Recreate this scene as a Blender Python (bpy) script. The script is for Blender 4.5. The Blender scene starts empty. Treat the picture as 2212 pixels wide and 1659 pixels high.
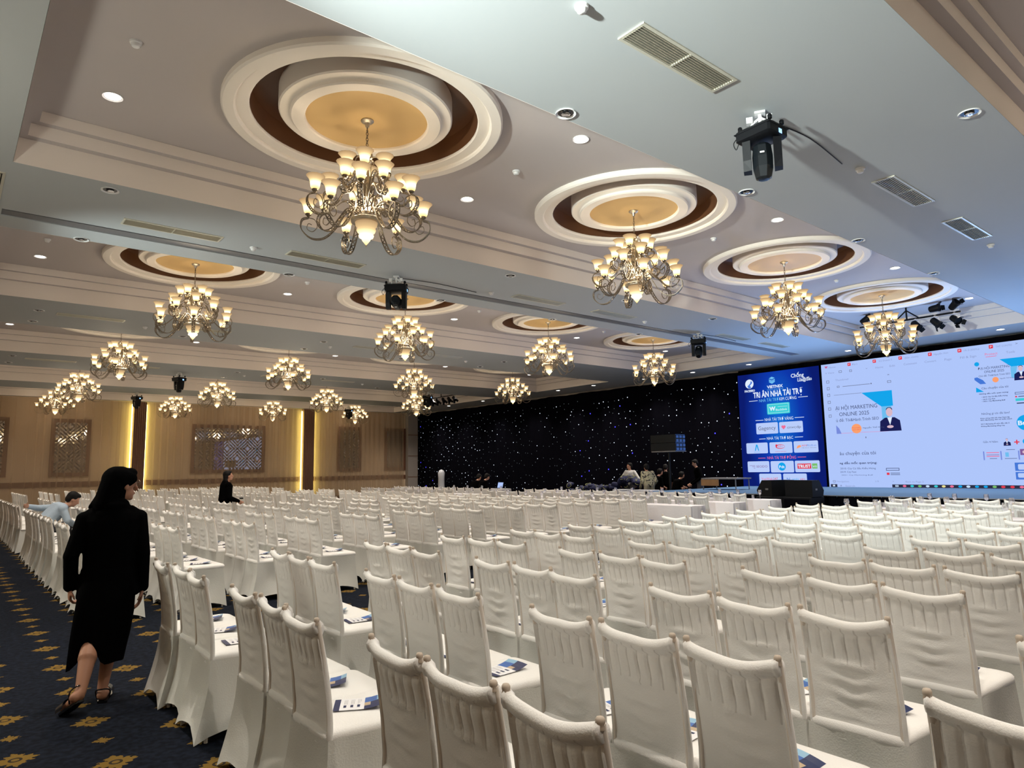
import bpy, math, random
import numpy as np
from mathutils import Matrix, Vector, noise
random.seed(7)
PI = math.pi
SC = bpy.context.scene
COL = SC.collection

# ------------------------------------------------------------------ camera
YAW, PITCH, ROLL, FPX = 0.880016, 0.121945, -0.0157527, 1486.04
cam_d = bpy.data.cameras.new('camera'); cam = bpy.data.objects.new('camera', cam_d); COL.objects.link(cam)
fwd = Vector((math.cos(YAW)*math.cos(PITCH), math.sin(YAW)*math.cos(PITCH), math.sin(PITCH)))
rgt = Vector((math.sin(YAW), -math.cos(YAW), 0)); upv = rgt.cross(fwd)
r2 = rgt*math.cos(ROLL)+upv*math.sin(ROLL); u2 = upv*math.cos(ROLL)-rgt*math.sin(ROLL)
M = Matrix((( r2.x, u2.x, -fwd.x, 0), (r2.y, u2.y, -fwd.y, 0), (r2.z, u2.z, -fwd.z, 1.5), (0, 0, 0, 1)))
cam.matrix_world = M
cam_d.sensor_width = 36.0; cam_d.lens = FPX/2212*36.0; cam_d.clip_start = .05; cam_d.clip_end = 200
SC.camera = cam

# ------------------------------------------------------------------ light, world, exposure
EXPOSURE = 0.9
DISP = 2**-EXPOSURE      # screens are set by how bright they read at this exposure
SC.view_settings.view_transform = 'Standard'; SC.view_settings.look = 'None'
SC.view_settings.exposure = EXPOSURE; SC.view_settings.gamma = 1.0; SC.view_settings.use_curve_mapping = False
w = bpy.data.worlds.new('world'); SC.world = w; w.use_nodes = True
w.node_tree.nodes['Background'].inputs[0].default_value = (.02, .02, .022, 1)
w.node_tree.nodes['Background'].inputs[1].default_value = 1.0
SC.cycles.use_denoising = True
SC.cycles.max_bounces = 7; SC.cycles.diffuse_bounces = 4; SC.cycles.glossy_bounces = 3
SC.cycles.transparent_max_bounces = 12; SC.cycles.sample_clamp_indirect = 4.0

def lamp(name, kind, loc, energy, color, size=.3, target=None, spot=None, blend=.5):
    d = bpy.data.lights.new(name, kind); d.energy = energy; d.color = color
    if kind == 'AREA': d.shape = 'RECTANGLE'; d.size = size; d.size_y = size
    else: d.shadow_soft_size = size
    if kind == 'SPOT': d.spot_size = spot; d.spot_blend = blend
    o = bpy.data.objects.new(name, d); COL.objects.link(o); o.location = loc
    if target is not None:
        o.rotation_euler = (Vector(target)-Vector(loc)).to_track_quat('-Z', 'Y').to_euler()
    return o

DL = 230.          # each lit downlight
CHL = 46.          # the bulbs of each chandelier together
G_SHADE = 1.75      # chandelier glass
G_LED = 1.0*DISP       # main screen
# work lights on the rear wall, one at each soffit beam (their shadows run along the ceiling in the photograph)
lamp('work_light', 'SPOT', (-1.35, 3.05, 3.75), 2900, (.90, 1.0, .96), .10, (9, 3.6, 4.9), 1.15, 1.)
lamp('work_light', 'SPOT', (-1.35, 11.0, 2.6), 420, (.88, 1.0, .98), .12, (6, 11.6, 5.4), 1.0, 1.)
lamp('rear_wall_lamp', 'POINT', (-1.42, 6.8, 2.3), 70, (.96, 1.0, .90), .2)
# added fill spots, boosting the screens' blue light on the ceiling over the stage
for yy in (10.0, 5.0, 0.): lamp('stage_uplight', 'SPOT', (19.5, yy, .95), 400, (.30, .52, 1.0), .2, (17.5, yy-.3, 4.95), 2.3, 1.)

# ------------------------------------------------------------------ materials
MT = {}
def mat(name, col, rough=.6, metal=0., spec=.5, emit=None, estr=0., bump=0., bscale=40., var=0., vscale=3., sheen=0.):
    m = bpy.data.materials.new(name); m.use_nodes = True; nt = m.node_tree; b = nt.nodes['Principled BSDF']
    b.inputs['Base Color'].default_value = (*col, 1); b.inputs['Roughness'].default_value = rough
    b.inputs['Metallic'].default_value = metal; b.inputs['Specular IOR Level'].default_value = spec
    if sheen: b.inputs['Sheen Weight'].default_value = sheen
    if emit is not None:
        b.inputs['Emission Color'].default_value = (*emit, 1); b.inputs['Emission Strength'].default_value = estr
    if bump or var:
        tc = nt.nodes.new('ShaderNodeTexCoord')
    if var:
        n = nt.nodes.new('ShaderNodeTexNoise'); n.inputs['Scale'].default_value = vscale; n.inputs['Detail'].default_value = 4
        nt.links.new(tc.outputs['Object'], n.inputs['Vector'])
        mx = nt.nodes.new('ShaderNodeMix'); mx.data_type = 'RGBA'
        mx.inputs[6].default_value = (*[c*(1-var) for c in col], 1); mx.inputs[7].default_value = (*[min(1, c*(1+var)) for c in col], 1)
        nt.links.new(n.outputs['Fac'], mx.inputs[0]); nt.links.new(mx.outputs[2], b.inputs['Base Color'])
    if bump:
        n2 = nt.nodes.new('ShaderNodeTexNoise'); n2.inputs['Scale'].default_value = bscale; n2.inputs['Detail'].default_value = 3
        nt.links.new(tc.outputs['Object'], n2.inputs['Vector'])
        bp = nt.nodes.new('ShaderNodeBump'); bp.inputs['Strength'].default_value = bump; bp.inputs['Distance'].default_value = .02
        nt.links.new(n2.outputs['Fac'], bp.inputs['Height']); nt.links.new(bp.outputs['Normal'], b.inputs['Normal'])
    MT[name] = m
    return m
def emis(name, col, s=1.0):
    m = bpy.data.materials.new(name); m.use_nodes = True; nt = m.node_tree; nt.nodes.clear()
    e = nt.nodes.new('ShaderNodeEmission'); e.inputs[0].default_value = (*col, 1); e.inputs[1].default_value = s
    o = nt.nodes.new('ShaderNodeOutputMaterial'); nt.links.new(e.outputs[0], o.inputs[0]); MT[name] = m
    return m
def srgb(r, g, b):
    f = lambda c: (c/255/12.92) if c/255 <= .04045 else ((c/255+.055)/1.055)**2.4
    return (f(r), f(g), f(b))

mat('paint_soffit', (.43, .455, .46), .75, var=.03, vscale=.6)
mat('paint_coffer', (.50, .455, .44), .8, var=.03, vscale=.8)
mat('paint_moulding', (.78, .71, .65), .7)
mat('paint_cream', (.84, .78, .70), .7)
mat('paint_gold', (.62, .42, .18), .55, var=.05, vscale=2)
mat('paint_brown', (.12, .05, .02), .45, var=.2, vscale=3)
mat('wall_paint', (.56, .44, .31), .7, var=.05, vscale=1.5)
mat('wall_dark', (.30, .27, .25), .8)
mat('timber', (.13, .055, .03), .45, var=.25, vscale=6)
mat('column_cloth', (.19, .10, .065), .8, var=.12, vscale=8)
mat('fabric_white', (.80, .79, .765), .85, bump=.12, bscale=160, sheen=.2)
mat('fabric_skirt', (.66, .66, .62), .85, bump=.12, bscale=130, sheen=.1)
mat('fabric_post', (.70, .64, .57), .85)
mat('finial_tip', (.50, .42, .34), .6)
mat('cloth_table', (.72, .71, .74), .8, bump=.1, bscale=30)
mat('brass', (.24, .20, .15), .32, metal=1., var=.25, vscale=30)
mat('brass_light', (.50, .45, .37), .42, metal=1.)
mat('chrome', (.75, .75, .75), .2, metal=1.)
mat('black_plastic', (.004, .0045, .006), .5, spec=.18)
mat('black_panel', (.006, .008, .010), .4, spec=.22)
mat('black_cloth', (.004, .004, .006), 1., spec=0.)
mat('black_gloss', (.008, .008, .01), .15)
mat('star_cloth', (.003, .003, .005), 1., spec=0.)
mat('white_plastic', (.75, .75, .74), .4)
mat('vent_frame', (.62, .60, .50), .4, metal=.3)
mat('vent_slat', (.55, .53, .42), .4, metal=.4)
mat('vent_dark', (.03, .027, .02), .9)
mat('grey_metal', (.22, .22, .23), .5, metal=.5)
mat('stage_carpet', (.05, .13, .26), .85, bump=.2, bscale=80)
mat('skin', (.50, .26, .17), .55)
mat('skin_dark', (.36, .17, .10), .6)
mat('hair', (.004, .0035, .0035), .7, spec=.2)
mat('coat_black', (.0015, .0015, .0018), 1., spec=.03)
mat('shirt_blue', (.36, .45, .55), .8, bump=.2, bscale=60)
mat('shirt_white', (.62, .62, .62), .8)
mat('trousers_grey', (.05, .05, .06), .85)
mat('khaki', (.25, .23, .16), .9)
mat('bag_navy', (.012, .017, .07), .8, var=.4, vscale=5)
mat('strap_yellow', (.36, .38, .15), .7)
mat('wood', (.28, .14, .05), .5, var=.3, vscale=5)
mat('paper_white', (.82, .82, .84), .45)
mat('ink_navy', (.012, .022, .09), .4)
mat('ink_blue', (.04, .13, .42), .4)
mat('ink_sky', (.25, .45, .62), .4)
mat('ink_tan', (.5, .38, .25), .4)
mat('ink_dark', (.02, .02, .04), .4)
mat('lipstick', (.35, .08, .07), .4)
mat('case_grey', (.45, .47, .52), .4)
mat('mirror', (.62, .60, .57), .015, metal=1.)
mat('lattice', (.16, .13, .11), .5)
emis('lamp_disc', (1., .93, .86), 6.0)
emis('led_strip', (1., .90, .26), 6.)
emis('star_white', (.75, .85, 1.), 1.1)
emis('star_dim', (.5, .6, .65), .18)
emis('star_blue', (.06, .05, 1.), 1.5)
emis('display_blue', (.25, .5, 1.), 1.4)

# chandelier glass: the bulb sits low in the bell, so the glow falls off towards the rim
m = bpy.data.materials.new('shade_glass'); m.use_nodes = True; nt = m.node_tree; nt.nodes.clear()
tc = nt.nodes.new('ShaderNodeTexCoord'); sp = nt.nodes.new('ShaderNodeSeparateXYZ'); nt.links.new(tc.outputs['Generated'], sp.inputs[0])
cr = nt.nodes.new('ShaderNodeValToRGB'); nt.links.new(sp.outputs['Z'], cr.inputs[0])
cr.color_ramp.elements[0].position = .0; cr.color_ramp.elements[0].color = (1., .62, .22, 1)
cr.color_ramp.elements[1].position = 1.; cr.color_ramp.elements[1].color = (.60, .38, .19, 1)
e1 = cr.color_ramp.elements.new(.35); e1.color = (1., .80, .45, 1)
e2 = cr.color_ramp.elements.new(.7); e2.color = (.80, .56, .27, 1)
rs = nt.nodes.new('ShaderNodeValToRGB'); nt.links.new(sp.outputs['Z'], rs.inputs[0])
rs.color_ramp.elements[0].position = 0; rs.color_ramp.elements[0].color = (.5,)*3+(1,)
rs.color_ramp.elements[1].position = 1.; rs.color_ramp.elements[1].color = (.24,)*3+(1,)
e1 = rs.color_ramp.elements.new(.35); e1.color = (1.,)*3+(1,)
e2 = rs.color_ramp.elements.new(.65); e2.color = (.38,)*3+(1,)
ml = nt.nodes.new('ShaderNodeMath'); ml.operation = 'MULTIPLY'; ml.inputs[1].default_value = G_SHADE; nt.links.new(rs.outputs[0], ml.inputs[0])
em = nt.nodes.new('ShaderNodeEmission'); nt.links.new(cr.outputs[0], em.inputs[0]); nt.links.new(ml.outputs[0], em.inputs[1])
o = nt.nodes.new('ShaderNodeOutputMaterial'); nt.links.new(em.outputs[0], o.inputs[0]); MT['shade_glass'] = m

def mix_glass(name, col, fac, rough=.9, kind='diffuse'):
    m = bpy.data.materials.new(name); m.use_nodes = True; nt = m.node_tree; nt.nodes.clear()
    t = nt.nodes.new('ShaderNodeBsdfTransparent')
    if kind == 'diffuse':
        s = nt.nodes.new('ShaderNodeBsdfDiffuse'); s.inputs[0].default_value = (*col, 1)
        s2 = nt.nodes.new('ShaderNodeBsdfTranslucent'); s2.inputs[0].default_value = (*col, 1)
        a = nt.nodes.new('ShaderNodeMixShader'); a.inputs[0].default_value = .5
        nt.links.new(s.outputs[0], a.inputs[1]); nt.links.new(s2.outputs[0], a.inputs[2]); sh = a
    else:
        sh = nt.nodes.new('ShaderNodeBsdfGlossy'); sh.inputs[0].default_value = (*col, 1); sh.inputs[1].default_value = rough
    mx = nt.nodes.new('ShaderNodeMixShader')
    lw = nt.nodes.new('ShaderNodeLayerWeight'); lw.inputs[0].default_value = .35
    mr = nt.nodes.new('ShaderNodeMapRange'); mr.inputs[3].default_value = fac; mr.inputs[4].default_value = min(1., fac+.32)
    nt.links.new(lw.outputs['Facing'], mr.inputs[0]); nt.links.new(mr.outputs[0], mx.inputs[0])
    nt.links.new(t.outputs[0], mx.inputs[1]); nt.links.new(sh.outputs[0], mx.inputs[2])
    o = nt.nodes.new('ShaderNodeOutputMaterial'); nt.links.new(mx.outputs[0], o.inputs[0]); MT[name] = m
mix_glass('sheer', (.68, .52, .36), .38)
mix_glass('glass', (.95, .95, 1.), .25, .03, 'glossy')

# carpet: dark navy pile with a woven grid of large and small gold medallions
def carpet():
    m = bpy.data.materials.new('carpet'); m.use_nodes = True; nt = m.node_tree; b = nt.nodes['Principled BSDF']; L = nt.links.new
    tc = nt.nodes.new('ShaderNodeTexCoord'); sp = nt.nodes.new('ShaderNodeSeparateXYZ'); L(tc.outputs['Object'], sp.inputs[0])
    def mth(op, a, b_=None, c=None):
        n = nt.nodes.new('ShaderNodeMath'); n.operation = op
        for i, v in enumerate((a, b_, c)):
            if v is None: continue
            if isinstance(v, (int, float)): n.inputs[i].default_value = v
            else: L(v, n.inputs[i])
        return n.outputs[0]
    cx = mth('DIVIDE', mth('SUBTRACT', sp.outputs['X'], .81), .405); cy = mth('DIVIDE', mth('SUBTRACT', sp.outputs['Y'], 4.3), .3895)
    ix = mth('ROUND', cx); iy = mth('ROUND', cy)
    dx = mth('MULTIPLY', mth('SUBTRACT', cx, ix), .405); dy = mth('MULTIPLY', mth('SUBTRACT', cy, iy), .3895)
    par = mth('ABSOLUTE', mth('SUBTRACT', mth('MODULO', mth('ADD', mth('ADD', ix, iy), 1000), 2), 0.))   # 0 large, 1 small
    r = mth('SQRT', mth('ADD', mth('MULTIPLY', dx, dx), mth('MULTIPLY', dy, dy)))
    ang = mth('ARCTAN2', dy, dx)
    nz = nt.nodes.new('ShaderNodeTexNoise'); nz.inputs['Scale'].default_value = 55; nz.inputs['Detail'].default_value = 2; L(tc.outputs['Object'], nz.inputs['Vector'])
    wob = mth('MULTIPLY', mth('SUBTRACT', nz.outputs['Fac'], .5), .07)
    pet = mth('ADD', mth('MULTIPLY', mth('COSINE', mth('MULTIPLY', ang, 4)), .013), mth('MULTIPLY', mth('COSINE', mth('MULTIPLY', ang, 12)), .010))
    R = mth('ADD', mth('SUBTRACT', .082, mth('MULTIPLY', par, .042)), mth('ADD', mth('MULTIPLY', pet, mth('SUBTRACT', 1.1, mth('MULTIPLY', par, .4))), wob))
    body = mth('LESS_THAN', r, R)
    hole = mth('MULTIPLY', mth('LESS_THAN', mth('ABSOLUTE', mth('SUBTRACT', r, .026)), .007), mth('SUBTRACT', 1, par))
    fac = mth('MULTIPLY', body, mth('SUBTRACT', 1, mth('MULTIPLY', hole, .85)))
    n1 = nt.nodes.new('ShaderNodeTexNoise'); n1.inputs['Scale'].default_value = 26; n1.inputs['Detail'].default_value = 3; L(tc.outputs['Object'], n1.inputs['Vector'])
    cr = nt.nodes.new('ShaderNodeValToRGB'); L(n1.outputs['Fac'], cr.inputs[0])
    cr.color_ramp.elements[0].position = .38; cr.color_ramp.elements[0].color = (.003, .0045, .009, 1)
    cr.color_ramp.elements[1].position = .66; cr.color_ramp.elements[1].color = (.009, .013, .024, 1)
    mx = nt.nodes.new('ShaderNodeMix'); mx.data_type = 'RGBA'; L(fac, mx.inputs[0]); L(cr.outputs[0], mx.inputs[6]); mx.inputs[7].default_value = (.19, .115, .025, 1)
    L(mx.outputs[2], b.inputs['Base Color']); b.inputs['Roughness'].default_value = .95; b.inputs['Specular IOR Level'].default_value = .1
    n2 = nt.nodes.new('ShaderNodeTexNoise'); n2.inputs['Scale'].default_value = 400; L(tc.outputs['Object'], n2.inputs['Vector'])
    bp = nt.nodes.new('ShaderNodeBump'); bp.inputs['Strength'].default_value = .5; bp.inputs['Distance'].default_value = .01
    L(n2.outputs['Fac'], bp.inputs['Height']); L(bp.outputs['Normal'], b.inputs['Normal']); MT['carpet'] = m
carpet()
# chair backs: shadows of the grooves over the spindles, painted as darker lines
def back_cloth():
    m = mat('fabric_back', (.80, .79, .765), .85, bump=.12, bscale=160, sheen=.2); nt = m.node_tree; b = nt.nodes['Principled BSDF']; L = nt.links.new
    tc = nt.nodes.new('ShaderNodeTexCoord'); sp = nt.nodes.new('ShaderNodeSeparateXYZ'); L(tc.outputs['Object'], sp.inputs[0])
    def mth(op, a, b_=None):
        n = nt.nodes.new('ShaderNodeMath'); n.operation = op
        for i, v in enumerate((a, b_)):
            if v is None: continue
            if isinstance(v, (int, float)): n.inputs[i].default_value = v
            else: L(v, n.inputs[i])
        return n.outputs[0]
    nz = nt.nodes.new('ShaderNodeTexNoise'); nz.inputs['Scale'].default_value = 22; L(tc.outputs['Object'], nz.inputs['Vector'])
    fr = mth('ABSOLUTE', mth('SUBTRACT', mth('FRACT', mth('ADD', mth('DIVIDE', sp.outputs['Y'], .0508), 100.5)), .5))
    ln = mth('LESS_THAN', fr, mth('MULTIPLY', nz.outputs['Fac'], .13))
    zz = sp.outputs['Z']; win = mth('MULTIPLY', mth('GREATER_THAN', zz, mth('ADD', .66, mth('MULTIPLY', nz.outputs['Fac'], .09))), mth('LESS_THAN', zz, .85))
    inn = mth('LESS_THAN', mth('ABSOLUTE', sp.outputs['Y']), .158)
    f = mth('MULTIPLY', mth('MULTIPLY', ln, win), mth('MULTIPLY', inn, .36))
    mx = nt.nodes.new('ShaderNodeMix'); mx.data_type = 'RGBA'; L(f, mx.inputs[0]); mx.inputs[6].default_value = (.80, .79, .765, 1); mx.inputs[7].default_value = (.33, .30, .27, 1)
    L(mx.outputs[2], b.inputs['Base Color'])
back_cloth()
# patterned jacket
m = mat('jacket_pattern', (.30, .28, .20), .85); nt = m.node_tree; b = nt.nodes['Principled BSDF']
tc = nt.nodes.new('ShaderNodeTexCoord'); n = nt.nodes.new('ShaderNodeTexNoise'); n.inputs['Scale'].default_value = 14; nt.links.new(tc.outputs['Object'], n.inputs['Vector'])
cr = nt.nodes.new('ShaderNodeValToRGB'); cr.color_ramp.interpolation = 'CONSTANT'; nt.links.new(n.outputs['Fac'], cr.inputs[0])
cr.color_ramp.elements[0].color = (.03, .03, .025, 1); cr.color_ramp.elements[1].position = .44; cr.color_ramp.elements[1].color = (.34, .31, .21, 1)
e = cr.color_ramp.elements.new(.58); e.color = (.20, .21, .12, 1); nt.links.new(cr.outputs[0], b.inputs['Base Color'])
# blue sponsor screen: soft lit centre fading to navy, shown by the screen itself
m = bpy.data.materials.new('screen_blue'); m.use_nodes = True; nt = m.node_tree; nt.nodes.clear()
tc = nt.nodes.new('ShaderNodeTexCoord'); mp = nt.nodes.new('ShaderNodeMapping'); nt.links.new(tc.outputs['Object'], mp.inputs[0])
mp.inputs[1].default_value = (0, -12.45, -2.7); mp.inputs['Scale'].default_value = (0, .72, .30); mp.inputs[1].default_value = (0, -12.45*.72, -3.0*.30)
gr = nt.nodes.new('ShaderNodeTexGradient'); gr.gradient_type = 'SPHERICAL'; nt.links.new(mp.outputs[0], gr.inputs[0])
cr = nt.nodes.new('ShaderNodeValToRGB'); nt.links.new(gr.outputs[0], cr.inputs[0])
cr.color_ramp.elements[0].color = (*srgb(12, 28, 110), 1); cr.color_ramp.elements[1].color = (*srgb(18, 110, 215), 1)
e = cr.color_ramp.elements.new(.45); e.color = (*srgb(14, 55, 170), 1)
em = nt.nodes.new('ShaderNodeEmission'); nt.links.new(cr.outputs[0], em.inputs[0]); em.inputs[1].default_value = DISP
o = nt.nodes.new('ShaderNodeOutputMaterial'); nt.links.new(em.outputs[0], o.inputs[0]); MT['screen_blue'] = m
emis('scr_page', (.43, .565, .96), G_LED)
for nme, c in dict(white=(225, 238, 255), card=(185, 205, 250), teal=(60, 205, 215), tealtxt=(190, 235, 245), grey=(100, 105, 130), ink=(65, 75, 115), cyan=(20, 165, 235),
                   navy=(28, 32, 85), skin=(215, 185, 200), orange=(250, 160, 110), red=(225, 60, 80), pink=(235, 110, 150), bar=(45, 48, 70),
                   green=(120, 190, 110), deep=(14, 50, 160), blue=(70, 120, 215), lilac=(120, 140, 220), dim=(140, 155, 200), yellow=(235, 225, 150),
                   magenta=(205, 50, 110), sky=(110, 190, 240), bright=(200, 225, 255), violet=(130, 90, 150)).items():
    emis('scr_'+nme, srgb(*c), DISP)

# ------------------------------------------------------------------ mesh helpers
class MB:
    def __init__(s): s.v = []; s.f = []; s.m = []
    def add(s, vs, fs, mi=0):
        k = len(s.v); s.v += [tuple(p) for p in vs]; s.f += [tuple(i+k for i in f) for f in fs]; s.m += [mi]*len(fs)
        return s
    def box(s, a, b, mi=0, rot=0., piv=None):
        x0, y0, z0 = a; x1, y1, z1 = b
        vs = [(x0, y0, z0), (x1, y0, z0), (x1, y1, z0), (x0, y1, z0), (x0, y0, z1), (x1, y0, z1), (x1, y1, z1), (x0, y1, z1)]
        if rot:
            cx, cy = piv or ((x0+x1)/2, (y0+y1)/2); c, q = math.cos(rot), math.sin(rot)
            vs = [(cx+(x-cx)*c-(y-cy)*q, cy+(x-cx)*q+(y-cy)*c, z) for x, y, z in vs]
        return s.add(vs, [(0, 3, 2, 1), (4, 5, 6, 7), (0, 1, 5, 4), (1, 2, 6, 5), (2, 3, 7, 6), (3, 0, 4, 7)], mi)
    def bbox(s, a, b, bev, mi=0):
        """box with chamfered edges"""
        x0, y0, z0 = a; x1, y1, z1 = b; e = bev; R = []
        for z, i in ((z0, e), (z0+e, 0), (z1-e, 0), (z1, e)):
            R.append([(x0+e+i, y0+i, z), (x1-e-i, y0+i, z), (x1-i, y0+e+i, z), (x1-i, y1-e-i, z), (x1-e-i, y1-i, z), (x0+e+i, y1-i, z), (x0+i, y1-e-i, z), (x0+i, y0+e+i, z)])
        return s.loft(R, mi, True)
    def loft(s, rings, mi=0, cap=True, closed=True):
        n = len(rings[0]); vs = [p for r in rings for p in r]; fs = []
        for i in range(len(rings)-1):
            for j in range(n if closed else n-1):
                a = i*n+j; b = i*n+(j+1) % n; fs.append((a, b, b+n, a+n))
        if cap: fs.append(tuple(range(n-1, -1, -1))); fs.append(tuple(range((len(rings)-1)*n, len(rings)*n)))
        return s.add(vs, fs, mi)
    def lathe(s, prof, seg=24, c=(0, 0, 0), mi=0, mats=None):
        vs = []; fs = []; ms = []
        for r, z in prof:
            for k in range(seg):
                a = 2*PI*k/seg; vs.append((c[0]+r*math.cos(a), c[1]+r*math.sin(a), c[2]+z))
        for i in range(len(prof)-1):
            for k in range(seg):
                fs.append((i*seg+k, i*seg+(k+1) % seg, (i+1)*seg+(k+1) % seg, (i+1)*seg+k)); ms.append(mats[i] if mats else mi)
        k0 = len(s.v); s.v += vs; s.f += [tuple(i+k0 for i in f) for f in fs]; s.m += ms
        return s
    def tube(s, path, r, seg=8, mi=0, cap=True):
        P = [Vector(p) for p in path]; R = r if isinstance(r, (list, tuple)) else [r]*len(P); rings = []; u = None
        for i, p in enumerate(P):
            t = (P[min(i+1, len(P)-1)]-P[max(i-1, 0)]).normalized()
            if u is None:
                u = t.cross(Vector((0, 0, 1)));  u = u if u.length > .05 else t.cross(Vector((1, 0, 0)))
            u = (u-t*u.dot(t)).normalized(); v = t.cross(u)
            rings.append([tuple(p+(u*math.cos(2*PI*k/seg)+v*math.sin(2*PI*k/seg))*R[i]) for k in range(seg)])
        return s.loft(rings, mi, cap)
    def band(s, path, wv, wid, th, mi=0):
        """flat strip swept along a path; wv is the constant width direction"""
        P = [Vector(p) for p in path]; W = Vector(wv).normalized(); rings = []
        for i, p in enumerate(P):
            t = (P[min(i+1, len(P)-1)]-P[max(i-1, 0)]).normalized(); n = t.cross(W).normalized()
            ww = wid[i] if isinstance(wid, (list, tuple)) else wid
            rings.append([tuple(p+W*a*ww/2+n*b*th/2) for a, b in ((-1, -1), (1, -1), (1, 1), (-1, 1))])
        return s.loft(rings, mi, True)
    def grid(s, fn, nu, nv, mi=0):
        vs = [fn(i/nu, j/nv) for j in range(nv+1) for i in range(nu+1)]
        fs = [(j*(nu+1)+i, j*(nu+1)+i+1, (j+1)*(nu+1)+i+1, (j+1)*(nu+1)+i) for j in range(nv) for i in range(nu)]
        return s.add(vs, fs, mi)
    def quad(s, a, b, c, d, mi=0): return s.add([a, b, c, d], [(0, 1, 2, 3)], mi)
    def mesh(s, name, mats, smooth=None):
        me = bpy.data.meshes.new(name); me.from_pydata(s.v, [], s.f)
        for q in (mats if isinstance(mats, (list, tuple)) else [mats]): me.materials.append(MT[q])
        me.polygons.foreach_set('material_index', s.m)
        if smooth is not None:
            me.polygons.foreach_set('use_smooth', [True]*len(s.f)); me.update()
            me.set_sharp_from_angle(angle=math.radians(smooth))
        me.update(); return me
    def build(s, name, mats, parent=None, loc=None, smooth=None, rz=0.):
        o = bpy.data.objects.new(name, s.mesh(name, mats, smooth)); COL.objects.link(o)
        if loc is not None: o.location = loc
        if rz: o.rotation_euler.z = rz
        if parent is not None: o.parent = parent
        return o
def tag(o, label=None, cat=None, group=None, kind=None):
    if label: o['label'] = label
    if cat: o['category'] = cat
    if group: o['group'] = group
    if kind: o['kind'] = kind
    return o
def thing(name, label, cat, loc=(0, 0, 0), rz=0., group=None):
    o = bpy.data.objects.new(name, None); o.empty_display_size = .1; COL.objects.link(o); o.location = loc; o.rotation_euler.z = rz
    return tag(o, label, cat, group)
def inst(name, me, parent=None, loc=(0, 0, 0), rot=None):
    o = bpy.data.objects.new(name, me); COL.objects.link(o); o.location = loc
    if rot is not None: o.rotation_euler = rot
    if parent is not None: o.parent = parent
    return o
def kids(root):
    return [c for c in COL.objects if c.parent == root]
def dup(root, children, loc, rz=0., label=None, group=None):
    r = root.copy(); COL.objects.link(r); r.location = loc; r.rotation_euler.z = rz
    if label: r['label'] = label
    if group: r['group'] = group
    for ch, subs in children:
        c = ch.copy(); COL.objects.link(c); c.parent = r
        for g in subs:
            d = g.copy(); COL.objects.link(d); d.parent = c
    return r
ORD = ['first', 'second', 'third', 'fourth', 'fifth', 'sixth', 'seventh', 'eighth', 'ninth', 'tenth', 'eleventh', 'twelfth', 'thirteenth', 'fourteenth', 'fifteenth', 'sixteenth', 'seventeenth', 'eighteenth', 'nineteenth', 'twentieth']
# ================================================================== SETTING
ZS = 4.95                      # soffit
XR, XF = -1.6, 22.6            # rear wall, stage wall
YL, YR = 36.6, -9.0            # curtain wall, wall on the right
CX0, CX1 = .39, 20.8           # coffer ends
COFF = [(-2.55, 1.88), (4.64, 9.07), (11.6, 16.1), (18.97, 23.4), (26.4, 30.6), (32.9, 36.35)]
STEPS = [(.003, 4.948), (.003, 5.25), (.11, 5.25), (.11, 5.40), (.20, 5.40), (.20, 5.53)]
b = MB(); b.box((XR, YR, -.1), (XF, YL, 0.)); tag(b.build('floor', 'carpet'), 'dark navy carpet woven with gold medallions', kind='structure')
b = MB(); b.box((XR-.15, YR-.15, 0), (XR, YL+.15, 6.1)); tag(b.build('wall_rear', 'wall_paint'), kind='structure')
b = MB(); b.box((XR, YR-.15, 0), (XF, YR, 6.1)); tag(b.build('wall_right', 'wall_paint'), kind='structure')
b = MB(); b.box((XF, YR-.15, 0), (XF+.15, YL+.15, 6.1)); tag(b.build('wall_stage', 'wall_dark'), kind='structure')
b = MB(); b.box((XR, YL, 0), (XF, YL+.15, 6.1)); wl = tag(b.build('wall_left', 'wall_paint'), kind='structure')
# ceiling soffit (holes left for the coffers), each coffer with its own stepped moulding
b = MB()
def slab(x0, y0, x1, y1): b.box((x0, y0, ZS), (x1, y1, ZS+.05))
TRK0, TRK1 = 10.80, 11.08
slab(XR, YR, CX0, YL); slab(CX1, YR, XF, YL); prev = YR
for y0, y1 in COFF:
    if prev < TRK0 < y0: slab(CX0, prev, CX1, TRK0); slab(CX0, TRK1, CX1, y0)
    else: slab(CX0, prev, CX1, y0)
    prev = y1
slab(CX0, prev, CX1, YL)
ceil = tag(b.build('ceiling', 'paint_soffit'), 'pale plaster ceiling soffit between the coffers', kind='structure')
for k, (y0, y1) in enumerate(COFF):
    b = MB(); R = []
    for d, z in STEPS: R.append([(CX0+d, y0+d, z), (CX1-d, y0+d, z), (CX1-d, y1-d, z), (CX0+d, y1-d, z)])
    for i in range(len(R)-1):
        b.loft([R[i], R[i+1]], 0 if i % 2 == 0 else 1, cap=False)
    t = tag(b.build('trim_%d' % (k+1), ['paint_moulding', 'paint_coffer']), 'stepped plaster moulding round a long ceiling coffer', kind='structure')
    b = MB(); d = STEPS[-1][0]; b.box((CX0+d-.02, y0+d-.02, 5.53), (CX1-d+.02, y1-d+.02, 5.6)); b.build('coffer_ceiling', 'paint_coffer', t)
b = MB(); b.box((XR, YR, 6.05), (XF, YL, 6.1)); b.build('roof_slab', 'wall_dark', ceil)
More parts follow.
